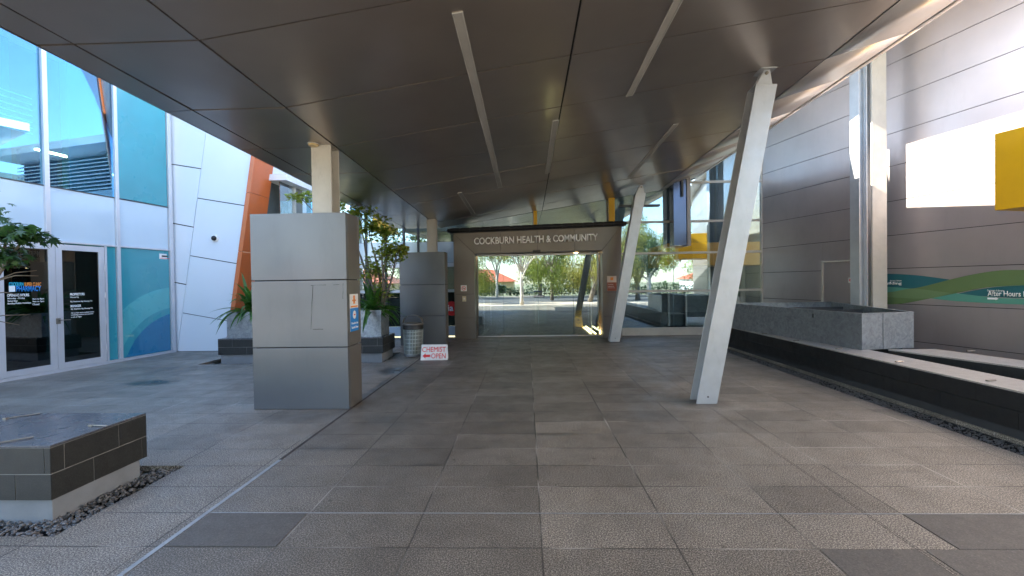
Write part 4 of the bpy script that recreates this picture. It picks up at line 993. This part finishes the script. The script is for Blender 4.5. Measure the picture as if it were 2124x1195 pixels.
MB().box(q.x-.128, q.x+.128, PYF-.006, PYF-.0045, q.z-.208, q.z+.03).build('maroon_field', plain('maroon_print', (.30, .07, .03), .5), ns)
MB().box(q.x-.04, q.x+.04, PYF-.006, PYF-.0045, q.z+.09, q.z+.17).build('emblem', m_orp, ns)
for i, s_ in enumerate(('Smoking', 'is banned on', 'these premises')): text(s_, (q.x-.11, PYF-.006, q.z-.04-.05*i), (1, 0, 0), .15+.02*i, m_letter, ns, height=.028, ext=.002)
# vestibule and lobby interior
lb = thing('lobby_interior', 'dark lobby behind the entrance doors with side glass and light strips', 'interior', (.3, 15, 0))
def lbx(x0, x1, y0, y1, z0, z1, mat, nm): return MB().box(x0, x1, y0, y1, z0, z1).build(nm, mat, lb)
lbx(-2.0, 12, 13.46, 22, -.04, -.001, m_insidefloor, 'floor'); lbx(IL, IR, 13.21, 13.455, -.04, .001, m_insidefloor, 'door_mat')
lbx(IL, IR, 13.42, 17, 2.55, 2.6, m_inside, 'ceiling'); lbx(-2.05, 3.2, 21.9, 22, 0, 6.9, m_inside, 'back_wall')
lbx(-2.1, -2.05, 13.66, 22, 0, 6.9, m_inside, 'side_wall')
lbx(IL-.06, IL-.04, 13.5, 17, 0, 2.5, m_glassdoor, 'side_glass'); lbx(IR+.04, IR+.06, 13.5, 17, 0, 2.5, m_glassdoor, 'side_glass')
for (xk, yk) in ((IL+.1, 14.2), (IL+.1, 16.9), (IR-.1, 14.2), (IR-.1, 16.9), (xm, 17)): lbx(xk-.02, xk+.02, yk, yk+.05, 0, 2.5, m_alu, 'mullion')
lbx(IR-.10, IR-.06, 13.5, 15.8, .01, .03, m_lamp, 'floor_strip_light'); lbx(IR-.22, IR-.19, 13.6, 15.4, .01, .03, m_lamp, 'floor_strip_light')
lbx(IL+.08, IL+.16, 13.5, 15.4, .005, .02, m_cream, 'floor_strip')
lbx(IL+.5, IL+.54, 13.8, 15.2, 2.50, 2.53, m_lamp, 'ceiling_strip_light'); lbx(IR-.54, IR-.5, 13.8, 15.2, 2.50, 2.53, m_lamp, 'ceiling_strip_light')
lbx(.3, .75, 17.2, 17.6, 0, 1.2, plain('reception_blue', (.2, .34, .38), .5), 'kiosk')
# wet floor sign
q = G(1199, 679.5); wf = thing('wet_floor_sign', 'yellow caution wet floor sign standing inside the glass doors', 'sign', (q.x, q.y, 0))
hx, hz = .155, .58
for s_ in (-1, 1):
    m = MB(); y0_, y1_ = q.y+s_*.16, q.y+s_*.015
    def pt(u, z, o=0): return V((q.x+u, y0_+(y1_-y0_)*z/hz+s_*o, z))
    m.slab([pt(-hx, 0), pt(-hx+.05, 0), pt(-.09, .045), pt(.09, .045), pt(hx-.05, 0), pt(hx, 0), pt(hx-.03, hz-.03), pt(hx-.06, hz), pt(-hx+.06, hz), pt(-hx+.03, hz-.03)], (0, .012*-s_, 0)); m.build('panel', m_signyellow, wf)
def fr(u, z): return V((q.x+u, q.y-.16+.145*z/hz-.003, z))
m = MB(); m.slab([fr(-.055, .24), fr(.055, .24), fr(0, .34)], (0, -.001, 0)); m.slab([fr(-.05, .52), fr(.05, .52), fr(.05, .55), fr(-.05, .55)], (0, -.001, 0)); m.build('pictogram', m_black, wf)
text('CAUTION', fr(-.09, .42), (1, 0, 0), .18, m_black, wf, ext=.002, height=.035, weight=.02); text('WET FLOOR', fr(-.1, .17), (1, 0, 0), .2, m_black, wf, ext=.002, height=.03, weight=.02)
# ================================================================== GLASS WALL right of the portal
YR_ = 13.12
gw = thing('glass_wall', 'tall curtain glass wall with pale horizontal mullions right of the portal', 'glass wall', (5, YR_, 0))
xr = 6.77; xl = OR_+.02
zl = [atY(1500, yy, YR_).z for yy in (680, 602, 523, 458, 377)]
for z in zl: MB().box(xl, xr-.03, YR_-.04, YR_+.04, z-.03, z+.03).build('mullion', m_cream, gw)
MB().box(xr-.03, xr+.0, YR_-.05, YR_+.05, 0, 6.7).build('mullion', m_cream, gw)
MB().box(xl, xr-.03, YR_-.02, YR_+.03, 0.0, zl[0]-.035).build('sill', m_cream, gw)
xv = [xl, atY(1397, 600, YR_).x, atY(1490, 600, YR_).x, xr-.03]
zz = zl+[6.7]
for i in range(3):
    for k in range(len(zz)-1):
        MB().box(xv[i]+.006, xv[i+1]-.006, YR_-.006, YR_+.006, zz[k]+.032, zz[k+1]-.032).build('glass_pane', m_glassend, gw)
# glass above the portal, with yellow posts behind
for (x0, x1) in ((-2.04, .2), (.21, OR_+.01)):
    MB().box(x0, x1, YR_+.02, YR_+.03, 3.2, 4.3).build('glass_pane', m_glassend, gw)
MB().box(xl, SE, YR_-.07, YR_-.045, 3.72, 3.78).build('head_beam', m_alud, gw)
for (px, w_) in ((1268, .085), (1110, .05)):
    xx = atY(px, 440, 12.98).x; yp = thing('yellow_post', ('wide' if px > 1200 else 'narrow')+' yellow post rising above the portal roof to the soffit', 'post', (xx, 12.95, 3.1))
    MB().box(xx-w_, xx+w_, 12.9, 13.05, 3.16, sz(xx, 13)-.001).build('shaft', m_yellow, yp, bevel=.003); MB().box(xx-w_-.02, xx+w_+.02, 12.88, 13.07, 3.145, 3.159).build('foot_plate', m_alud, yp)
# hanging brown and blue box
a, b = atY(1397, 345, 12.6), atY(1433, 508, 12.6)
hb = thing('hanging_box', 'brown metal box hanging in front of the glass wall right of the far strut', 'cladding box', ((a.x+b.x)/2, 12.7, b.z))
MB().box(a.x, b.x-.1, 12.62, 13.0, b.z, 4.75).build('body', metalpanel('blue_steel', (.05, .07, .13), .2, .7, .3), hb); MB().box(b.x-.098, b.x, 12.58, 13.0, b.z-.02, 4.75).build('edge_panel', m_portal, hb)
MB().box(a.x+.2, a.x+.25, 12.55, 12.618, 3.9, 4.4).build('bracket', m_alud, hb)
# interior behind the glass wall
ri = thing('library_interior', 'library interior with amber bulkhead and counter behind the right glass wall', 'interior', (5, 15, 0))
def rbx(x0, x1, y0, y1, z0, z1, mat, nm): return MB().box(x0, x1, y0, y1, z0, z1).build(nm, mat, ri)
a, b = atY(1385, 505, 14.2), atY(1392, 552, 14.2)
rbx(a.x, 7.6, 14.2, 16.5, b.z, a.z, m_orange_in, 'amber_bulkhead'); rbx(a.x+.75, 7.6, 14.14, 14.19, b.z, a.z, m_orange_in, 'amber_fascia')
rbx(4.7, 7.6, 15.8, 15.9, 0, b.z-.01, m_inside, 'back_wall'); rbx(2.75, 4.4, 18, 18.1, 0, 1.1, plain('counter_grey', (.09, .09, .10), .4), 'counter')
rbx(3.2, 13, 21.9, 22, 0, 6.9, m_inside, 'back_wall'); rbx(-2.0, 13, 16.6, 21.9, 6.9, 7.0, m_inside, 'ceiling'); rbx(7.7, 7.8, 14.5, 21.9, 0, 6.9, m_inside, 'side_wall')
for xx in (4.9, 5.5, 6.3): rbx(xx, xx+.05, 15.7, 15.78, 0, b.z-.02, m_alu, 'door_frame')
rbx(5.05, 5.45, 15.66, 15.69, 1.45, 1.62, m_mteal, 'notice'); 
text('Community', (5.08, 15.655, 1.55), (1, 0, 0), .33, m_letter, ri, ext=.003, height=.045); text('Centre', (5.15, 15.655, 1.48), (1, 0, 0), .2, m_letter, ri, ext=.003, height=.045)
# ================================================================== BIN, A-FRAME SIGN
c = G(853, 742); c.y += .21; bn = thing('litter_bin', 'round slotted metal litter bin with domed hood beside the far pier', 'bin', (c.x, c.y, 0))
r = .215
MB().lathe((c.x, c.y, 0), [(0, .012), (r*.92, .012), (r*.95, .05), (r*1.0, .052), (r*1.0, .07), (r*.9, .075)], 32).build('base_ring', m_galv, bn)
MB().lathe((c.x, c.y, 0), [(r*.86, .06), (r*.90, .60)], 24).build('liner', m_black, bn)
m = MB(); n = 40
for k in range(n):
    t_ = 6.2832*k/n; ct, st = math.cos(t_), math.sin(t_); m.bar((c.x+ct*r*.96, c.y+st*r*.96, .07), (c.x+ct*r*1.0, c.y+st*r*1.0, .605), .016, .005, (ct, st, 0))
for z in (.07, .15, .23, .31, .39, .47, .55, .60):
    rr = r*(.965+.04*z/.6); m.lathe((c.x, c.y, 0), [(rr, z-.009), (rr+.006, z), (rr, z+.009)], 32)
m.build('slotted_body', plain('pale_green_metal', (.42, .47, .45), .4, .5), bn)
m = MB().lathe((c.x, c.y, 0), [(r*1.02, .60), (r*1.06, .62), (r*1.03, .70), (r*.93, .71), (r*.9, .62)], 32); m.build('bag_rim', m_black, bn)
m = MB().lathe((c.x, c.y, 0), [(r*1.0, .705), (r*1.1, .70), (r*1.12, .715), (r*.98, .735), (r*.86, .74), (r*.9, .72)], 32); m.build('lid_ring', m_steel, bn, smooth=True)
m = MB(); N = 14
pts = [(c.x+r*.98*math.cos(math.pi*k/N), c.y-.02, .735+.17*math.sin(math.pi*k/N)**.8) for k in range(N+1)]
for k in range(N):
    a, b = V(pts[k]), V(pts[k+1]); m.quad(a+V((0, -.06, 0)), b+V((0, -.06, 0)), b+V((0, .08, 0)), a+V((0, .08, 0)))
o = m.build('hood', m_steel, bn, smooth=True); s_ = o.modifiers.new('t', 'SOLIDIFY'); s_.thickness = .006
# chemist sign
a, b = G(872, 747.5), G(929.5, 746)
cs = thing('chemist_sign', 'low white CHEMIST OPEN sign with red arrow standing by the bin', 'sign', ((a.x+b.x)/2, a.y, 0))
sw = b.x-a.x; x0 = a.x; y0 = a.y; HS = .31
def sp(u, z, o=0.): return V((x0+u+(.0 if True else 0), y0+z*.28-o, z))
m = MB().slab([sp(0, 0), sp(sw, 0), sp(sw-.012, HS), sp(.01, HS)], (0, .018, 0)); m.build('board', m_signwhite, cs, bevel=.004)
m = MB().slab([sp(.02, 0)+V((0, .20, 0)), sp(sw-.02, 0)+V((0, .20, 0)), sp(sw-.02, HS)+V((0, .03, 0)), sp(.02, HS)+V((0, .03, 0))], (0, .012, 0)); m.build('rear_board', m_signwhite, cs)
tu = V((0, .28, 1)).normalized()
text('CHEMIST', sp(.03, .165, .002), (1, 0, 0), sw-.075, m_red, cs, up=tu, height=.105, ext=.004, weight=.0)
text('OPEN', sp(.225, .035, .002), (1, 0, 0), sw-.27, m_red, cs, up=tu, height=.105, ext=.004, weight=.0)
m = MB().slab([sp(.04, .088, .004), sp(.105, .14, .004), sp(.105, .112, .004), sp(.205, .112, .004), sp(.205, .064, .004), sp(.105, .064, .004), sp(.105, .036, .004)], (0, -.003, 0)); m.build('arrow', m_red, cs)
# ================================================================== PLANTS
def leafquad(m, p, d, up, L, w):
    """a leaf with a folded midrib"""
    d = d.normalized(); s = d.cross(up); s = s.normalized() if s.length > .01 else V((1, 0, 0)); n = s.cross(d)
    a = p; b = p+d*L*.5+n*L*.02; c = p+d*L-n*L*.12
    m.quad(a, b+s*w+n*w*.35, c, b); m.quad(a, b, c, b-s*w+n*w*.35)
def lobed(m, p, d, up, L):
    d = d.normalized(); s = d.cross(up); s = s.normalized() if s.length > .01 else V((1, 0, 0)); n = s.cross(d)
    out = []
    for k, (ang, rr) in enumerate(((-150, .25), (-75, .62), (-50, .32), (-35, .85), (-18, .42), (0, 1.), (18, .42), (35, .85), (50, .32), (75, .62), (150, .25))):
        t_ = math.radians(ang); out.append(p+(d*math.cos(t_)+s*math.sin(t_))*rr*L-n*(.15*rr*rr*L))
    m.quad(*out)
def branch(m, p, d, L, r, rg, depth, tips, spread=.6, up=.15, n=6):
    pts = [V(p)]; d = V(d).normalized(); rad = [r]; seg = 5
    for k in range(seg):
        d = (d+V((rg.uniform(-1, 1), rg.uniform(-1, 1), rg.uniform(-.5, 1)))*.16+V((0, 0, up*.3))).normalized(); pts.append(pts[-1]+d*L/seg); rad.append(r*(1-.55*(k+1)/seg))
    m.tube(pts, rad, n)
    if depth == 0: tips += [(pts[k], d) for k in (2, 3, 4, 5)]; return
    for k in range(rg.randint(2, 3)+(1 if depth > 1 else 0)):
        i = rg.choice((3, 4, 5, 5)); dd = (d+V((rg.uniform(-1, 1), rg.uniform(-1, 1), rg.uniform(-.3, .8)))*spread).normalized()
        branch(m, pts[i], dd, L*rg.uniform(.55, .8), rad[i]*.75, rg, depth-1, tips, spread, up, max(4, n-1))
    tips.append((pts[-1], d))
def tree(name, label, loc, h, r, depth, nleaf, L, mat, bark, seed, spread=.7, lean=(0, 0, 1), lob=False, clump=.35, group=None, cat='tree', droop=0., flen=.38):
    rg = random.Random(seed); t_ = thing(name, label, cat, loc, group); m = MB(); tips = []
    p0 = V(loc); d = V(lean).normalized(); pts = [p0]; rad = [r*1.25]
    for k in range(4): d = (d+V((rg.uniform(-1, 1), rg.uniform(-1, 1), 0))*.05).normalized(); pts.append(pts[-1]+d*h*flen/4); rad.append(r*(1-.06*k))
    m.tube(pts, rad, 10)
    for k in range(4):
        a = 6.28*k/4+rg.uniform(-.5, .5); dd = V((math.cos(a)*spread, math.sin(a)*spread, 1)); branch(m, pts[-1], dd, h*.33, r*.62, rg, depth, tips, spread)
    m.build('trunk', bark, t_, smooth=True)
    c = MB()
    for _ in range(nleaf):
        q, dd = rg.choice(tips); g_ = V((rg.gauss(0, 1), rg.gauss(0, 1), rg.gauss(0, .8)))*clump; pos = q+g_-V((0, 0, abs(rg.gauss(0, 1))*droop))
        ld = V((rg.uniform(-1, 1), rg.uniform(-1, 1), rg.uniform(-.9, .4)-droop)); up_ = V((rg.uniform(-.6, .6), rg.uniform(-.6, .6), 1)).normalized(); s_ = L*rg.uniform(.6, 1.25)
        if lob: lobed(c, pos, ld, up_, s_)
        else: leafquad(c, pos, ld, up_, s_, s_*.28)
    c.build('crown', mat, t_)
    return t_
# multi-stemmed young maple in the planter behind the near pier
def shrubtree(label, loc, stems, nleaf, L, mat, seed, blobs):
    rg = random.Random(seed); t_ = thing('young_tree', label, 'tree', loc); m = MB()
    for k in range(stems):
        b = blobs[k % len(blobs)]; p = V(loc)+V((rg.uniform(-.08, .08), rg.uniform(-.08, .08), 0)); e = V(b[0]); pts = []
        for j in range(8):
            f = j/7; pts.append(p.lerp(e, f)+V((math.sin(f*5+k)*.05, math.cos(f*4+k)*.05, math.sin(f*3.14)*.12)))
        m.tube(pts, [.026*(1-.8*j/7)+.004 for j in range(8)], 7)
        for q in range(8):
            f = rg.uniform(.35, 1); i = min(6, int(f*7)); s = pts[i]; dd = V((rg.uniform(-1, 1), rg.uniform(-.7, .7), rg.uniform(-.2, .8))).normalized()*rg.uniform(.2, .45); m.tube([s, s+dd*.5+V((0, 0, .03)), s+dd], [.007, .005, .002], 5)
    m.build('trunk', m_barkd, t_, smooth=True)
    c = MB(); tot = sum(b[2] for b in blobs)
    for b in blobs:
        for _ in range(int(nleaf*b[2]/tot)):
            v = V((rg.gauss(0, 1), rg.gauss(0, 1), rg.gauss(0, 1))); v = v.normalized()*(rg.random()**.7); pos = V(b[0])+V((v.x*b[1][0], v.y*b[1][1], v.z*b[1][2]))
            lobed(c, pos, V((rg.uniform(-1, 1), rg.uniform(-1, 1), rg.uniform(-.9, .2))), V((rg.uniform(-.5, .5), rg.uniform(-.7, .3), 1)), L*rg.uniform(.6, 1.2))
    c.build('crown', mat, t_); return t_
A_ = lambda px, py, y: tuple(atY(px, py, y))
shrubtree('young maple with yellow green leaves growing from the planter behind the near pier', (A_(790, 640, 9.7)[0], 9.7, .99), 9, 2300, .085, m_maple, 11,
    [(A_(770, 470, 9.7), (.5, .42, .34), 3), (A_(812, 520, 9.6), (.40, .38, .28), 3), (A_(780, 560, 9.7), (.42, .38, .34), 2.2), (A_(735, 440, 9.7), (.6, .35, .20), 2), (A_(690, 420, 9.8), (.5, .35, .16), 1.3), (A_(625, 408, 9.9), (.35, .3, .14), 1.2), (A_(835, 515, 9.5), (.18, .2, .09), .5), (A_(800, 480, 9.6), (.3, .3, .2), 1.2), (A_(790, 600, 9.7), (.3, .3, .25), .8)])
# the tree whose branch enters the picture at the left
tl = (-6.3, 4.4, 0)
shrubtree('dark leafy tree whose branch reaches in at the left edge', tl, 5, 520, .075, m_leafd, 21,
    [(A_(15, 485, 3.6), (.34, .25, .11), 3), (A_(55, 488, 3.6), (.16, .2, .07), 1.2), (A_(5, 530, 3.6), (.22, .2, .10), 1.5), (A_(-120, 430, 3.8), (.6, .5, .4), 2.5)])
def strap(label, loc, n, seed, Lr=(.5, .95), w=.028, grp='strap leaved plants in the planter'):
    rg = random.Random(seed); t_ = thing('strap_leaf_plant', label, 'plant', loc, grp); c = MB()
    for k in range(n):
        a = rg.uniform(0, 6.28); L = rg.uniform(*Lr); el = rg.uniform(.35, 1.35); d = V((math.cos(a)*math.cos(el), math.sin(a)*math.cos(el), math.sin(el))); p = V(loc)+V((rg.uniform(-.06, .06), rg.uniform(-.06, .06), 0))
        ww_ = w*rg.uniform(.7, 1.4); N = 9; s = d.cross(V((0, 0, 1))).normalized(); cr = rg.uniform(.10, .26); prev = None
        s = (s+V((0, 0, rg.uniform(-.5, .5)))).normalized()
        for j in range(N+1):
            f = j/N; wd_ = ww_*(1-f**2.5)*(.45+.9*min(1, f*3)); l = (p-s*wd_, p+V((0, 0, -wd_*.35)), p+s*wd_)
            if prev: c.quad(prev[0], prev[1], l[1], l[0]); c.quad(prev[1], prev[2], l[2], l[1])
            prev = l; d = (d+V((0, 0, -cr))).normalized(); p = p+d*L/N
    c.build('leaves', m_strap, t_)
    MB().lathe(loc, [(.07, -.06), (.09, 0), (.03, .08)], 10).build('stem', m_barkd, t_)
xp = A_(520, 640, 9.65)[0]
strap('strap leaved plant at the left end of the planter in front of the orange fin', (xp, 9.68, 1.0), 60, 1, (.6, 1.15), .032)
strap('strap leaved plant in the planter centre hidden behind the near pier', (-4.9, 9.7, 1.0), 40, 2)
strap('strap leaved plant with bright arching leaves at the right end of the planter', (A_(772, 640, 9.65)[0], 9.66, 1.0), 75, 4, (.5, 1.0), .034)
strap('strap leaved plant near the left end of the planter beside the white wall', (xp+.45, 9.75, 1.0), 40, 5, (.6, 1.0), .03)
# ---- street behind the viewer, mirrored in the glass
def bigtree(name, label, loc, hc, tr, rad, nleaf, L, mat, bark, seed, lean=0., blobs_n=9, zmin=1.2, droop=.2, lr=1.):
    rg = random.Random(seed); t_ = thing(name, label, 'tree', loc, 'street trees mirrored in the glass'); m = MB(); L0_ = V(loc); blobs = []
    pts = [L0_+V((lean*f, 0, hc*.45*f)) for f in (0, .25, .5, .75, 1)]; m.tube(pts, [tr*1.25, tr, tr*.92, tr*.85, tr*.75], 9)
    for k in range(blobs_n):
        a = 6.283*k/blobs_n+rg.uniform(-.4, .4); rr = rad*rg.uniform(.35, 1)**.8; zz = zmin+(hc-zmin)*rg.uniform(.1, 1); e = L0_+V((lean+rr*math.cos(a), rr*math.sin(a), zz)); blobs.append((e, rad*rg.uniform(.28, .5)))
        st = pts[rg.choice((2, 3, 4))]; q = [st.lerp(e, f)+V((0, 0, math.sin(f*3.14)*.35)) for f in (0, .2, .4, .6, .8, 1)]; m.tube(q, [tr*.5, tr*.42, tr*.33, tr*.25, tr*.17, tr*.08], 6)
        for w_ in range(4):
            s0 = q[rg.choice((2, 3, 4))]; e2 = e+V((rg.uniform(-1, 1), rg.uniform(-1, 1), rg.uniform(-.5, 1)))*rad*.3; m.tube([s0, s0.lerp(e2, .5)+V((0, 0, .1)), e2], [tr*.16, tr*.1, tr*.03], 4)
    m.build('trunk', bark, t_, smooth=True); c = MB()
    for _ in range(nleaf):
        b, r_ = rg.choice(blobs); v = V((rg.gauss(0, 1), rg.gauss(0, 1), rg.gauss(0, 1))).normalized()*(rg.random()**.4)*r_; pos = b+v-V((0, 0, rg.random()**2*droop*3))
        if pos.z < .3: continue
        leafquad(c, pos, V((rg.uniform(-1, 1), rg.uniform(-1, 1), rg.uniform(-.9, .4)-droop)), V((rg.uniform(-.6, .6), rg.uniform(-.6, .6), 1)), L*rg.uniform(.6, 1.3), L*.22)
    c.build('crown', mat, t_)
bigtree('plane_tree', 'pale trunked tree mirrored in the doors with light sparse leaves', (-.35, -5.6, -.03), 5.2, .13, 2.0, 1500, .13, m_sunleaf2, m_bark, 3, blobs_n=11, zmin=2.0, droop=.05)
for a in (('willow_tree', 'drooping green tree mirrored in the middle of the doors', (2.2, -12.6, -.03), 6.5, .14, 2.6, 16000, .17, m_sunleaf, m_barkd, 7, 0, 12, 1.3, .35),
          ('willow_tree', 'drooping green tree with leaning trunk mirrored at the right of the doors', (4.9, -8.8, -.03), 6.5, .17, 2.6, 16000, .15, m_sunleaf2, m_barkd, 8, .9, 12, 1.5, .35),
          ('street_tree', 'broad green tree mirrored at the left of the doors', (-5.2, -9, -.03), 6.5, .15, 2.3, 11000, .16, m_sunleaf, m_barkd, 9, 0, 11, 1.0, .15),
          ('street_tree', 'large gum tree mirrored in the lower right glass wall', (12.5, -20, -.1), 7.5, .22, 3.3, 9000, .24, m_sunleaf, m_bark, 10, 0, 12, 1.8, .15),
          ('street_tree', 'bushy gum tree mirrored behind the hanging box', (9.5, -12.5, -.1), 5.2, .2, 2.0, 7000, .18, m_hedge, m_barkd, 12, 0, 10, 1.5, .15),
          ('street_tree', 'far round tree mirrored in the upper right panes', (21, -23, -.1), 8.5, .2, 3.6, 9000, .26, m_sunleaf, m_barkd, 13, 0, 12, 1.8, .15),
          ('street_tree', 'tall tree across the road mirrored in the far left facade', (-13, -24, -.1), 7.5, .2, 3.2, 7000, .24, m_hedge, m_barkd, 14, 0, 11, 1.6, .15),
          ('street_tree', 'olive tree across the road mirrored above the hedge at the far left', (-24, -26, -.1), 7.5, .2, 3.2, 6000, .24, m_sunleaf, m_barkd, 15, 0, 11, 1.6, .15)): bigtree(*a)
for a in (('street_tree', 'dense tree across the road mirrored in the centre of the doors', (1.5, -23.5, -.1), 8, .2, 3.6, 9000, .24, m_sunleaf, m_barkd, 31, 0, 12, .9, .2), ('street_tree', 'second dense tree across the road mirrored right of centre', (7.6, -23, -.1), 8, .2, 3.6, 9000, .24, m_sunleaf2, m_barkd, 32, 0, 12, .9, .2),
          ('street_tree', 'thin tree across the road mirrored above the tiled house', (-3.2, -22, -.1), 7, .15, 2.2, 3500, .2, m_sunleaf2, m_bark, 33, 0, 10, 2.8, .1), ('street_tree', 'round tree across the road mirrored at the left door edge', (-9.5, -22, -.1), 8, .2, 3.2, 7000, .24, m_sunleaf, m_barkd, 34, 0, 11, 1.2, .15)): bigtree(*a)
def house(label, x, y, w, d, mat, zb=-1.0):
    t_ = thing('suburban_house', label, 'house', (x, y, zb), 'houses across the street')
    MB().box(x-w/2, x+w/2, y-d/2, y+d/2, zb, zb+2.7).build('wall', mat, t_)
    e = .5; z = zb+2.7; h = 2.0
    m = MB(); a, b, c, dd = (x-w/2-e, y-d/2-e, z), (x+w/2+e, y-d/2-e, z), (x+w/2+e, y+d/2+e, z), (x-w/2-e, y+d/2+e, z); r1, r2 = (x-w/2+d/2, y, z+h), (x+w/2-d/2, y, z+h)
    m.quad(a, b, r2, r1); m.quad(c, dd, r1, r2); m.quad(dd, a, r1); m.quad(b, c, r2); m.quad(a, dd, c, b); m.build('roof', m_roof, t_)
    for k in range(3):
        xx = x-w*.3+k*w*.3; f = MB().box(xx-.6, xx+.6, y+d/2+.001, y+d/2+.05, zb+.9, zb+2.1).build('window', m_glassdark, t_)
        m = MB()
        for (p, q, r_, s_) in ((xx-.66, xx-.601, zb+.84, zb+2.16), (xx+.601, xx+.66, zb+.84, zb+2.16), (xx-.6, xx+.6, zb+.84, zb+.899), (xx-.6, xx+.6, zb+2.101, zb+2.16)): m.box(p, q, y+d/2+.001, y+d/2+.08, r_, s_)
        m.build('frame', m_alu, f)
house('red tiled cream house mirrored at the left side of the doors', -6.5, -46, 9, 7, m_brick)
house('red tiled white house mirrored low in the right glass wall', 28, -35, 12, 8, m_white)
house('red tiled house mirrored far to the left', -24, -36, 12, 8, m_brick)
rg = random.Random(9); c = MB()
for _ in range(9000):
    x_ = rg.uniform(-30, 30)
    if rg.random() < .1 and -3 < x_ < 0: continue
    p = V((x_, -25.2+rg.uniform(-.5, .5), rg.uniform(0, 1.1+.25*math.sin(x_*1.3)))); leafquad(c, p, V((rg.uniform(-1, 1), rg.uniform(-1, 1), rg.uniform(-.3, 1))), V((0, 0, 1)), .28, .10)
hd = thing('hedge', 'clipped dark hedge along the far side of the street', 'hedge', (0, -25.2, 0)); c.build('leaves', m_hedge, hd)
m = MB()
for k in range(60): m.tube([(-30+k, -25.2, -.1), (-30+k+.1, -25.2, .8)], .03, 5)
m.build('stems', m_barkd, hd)
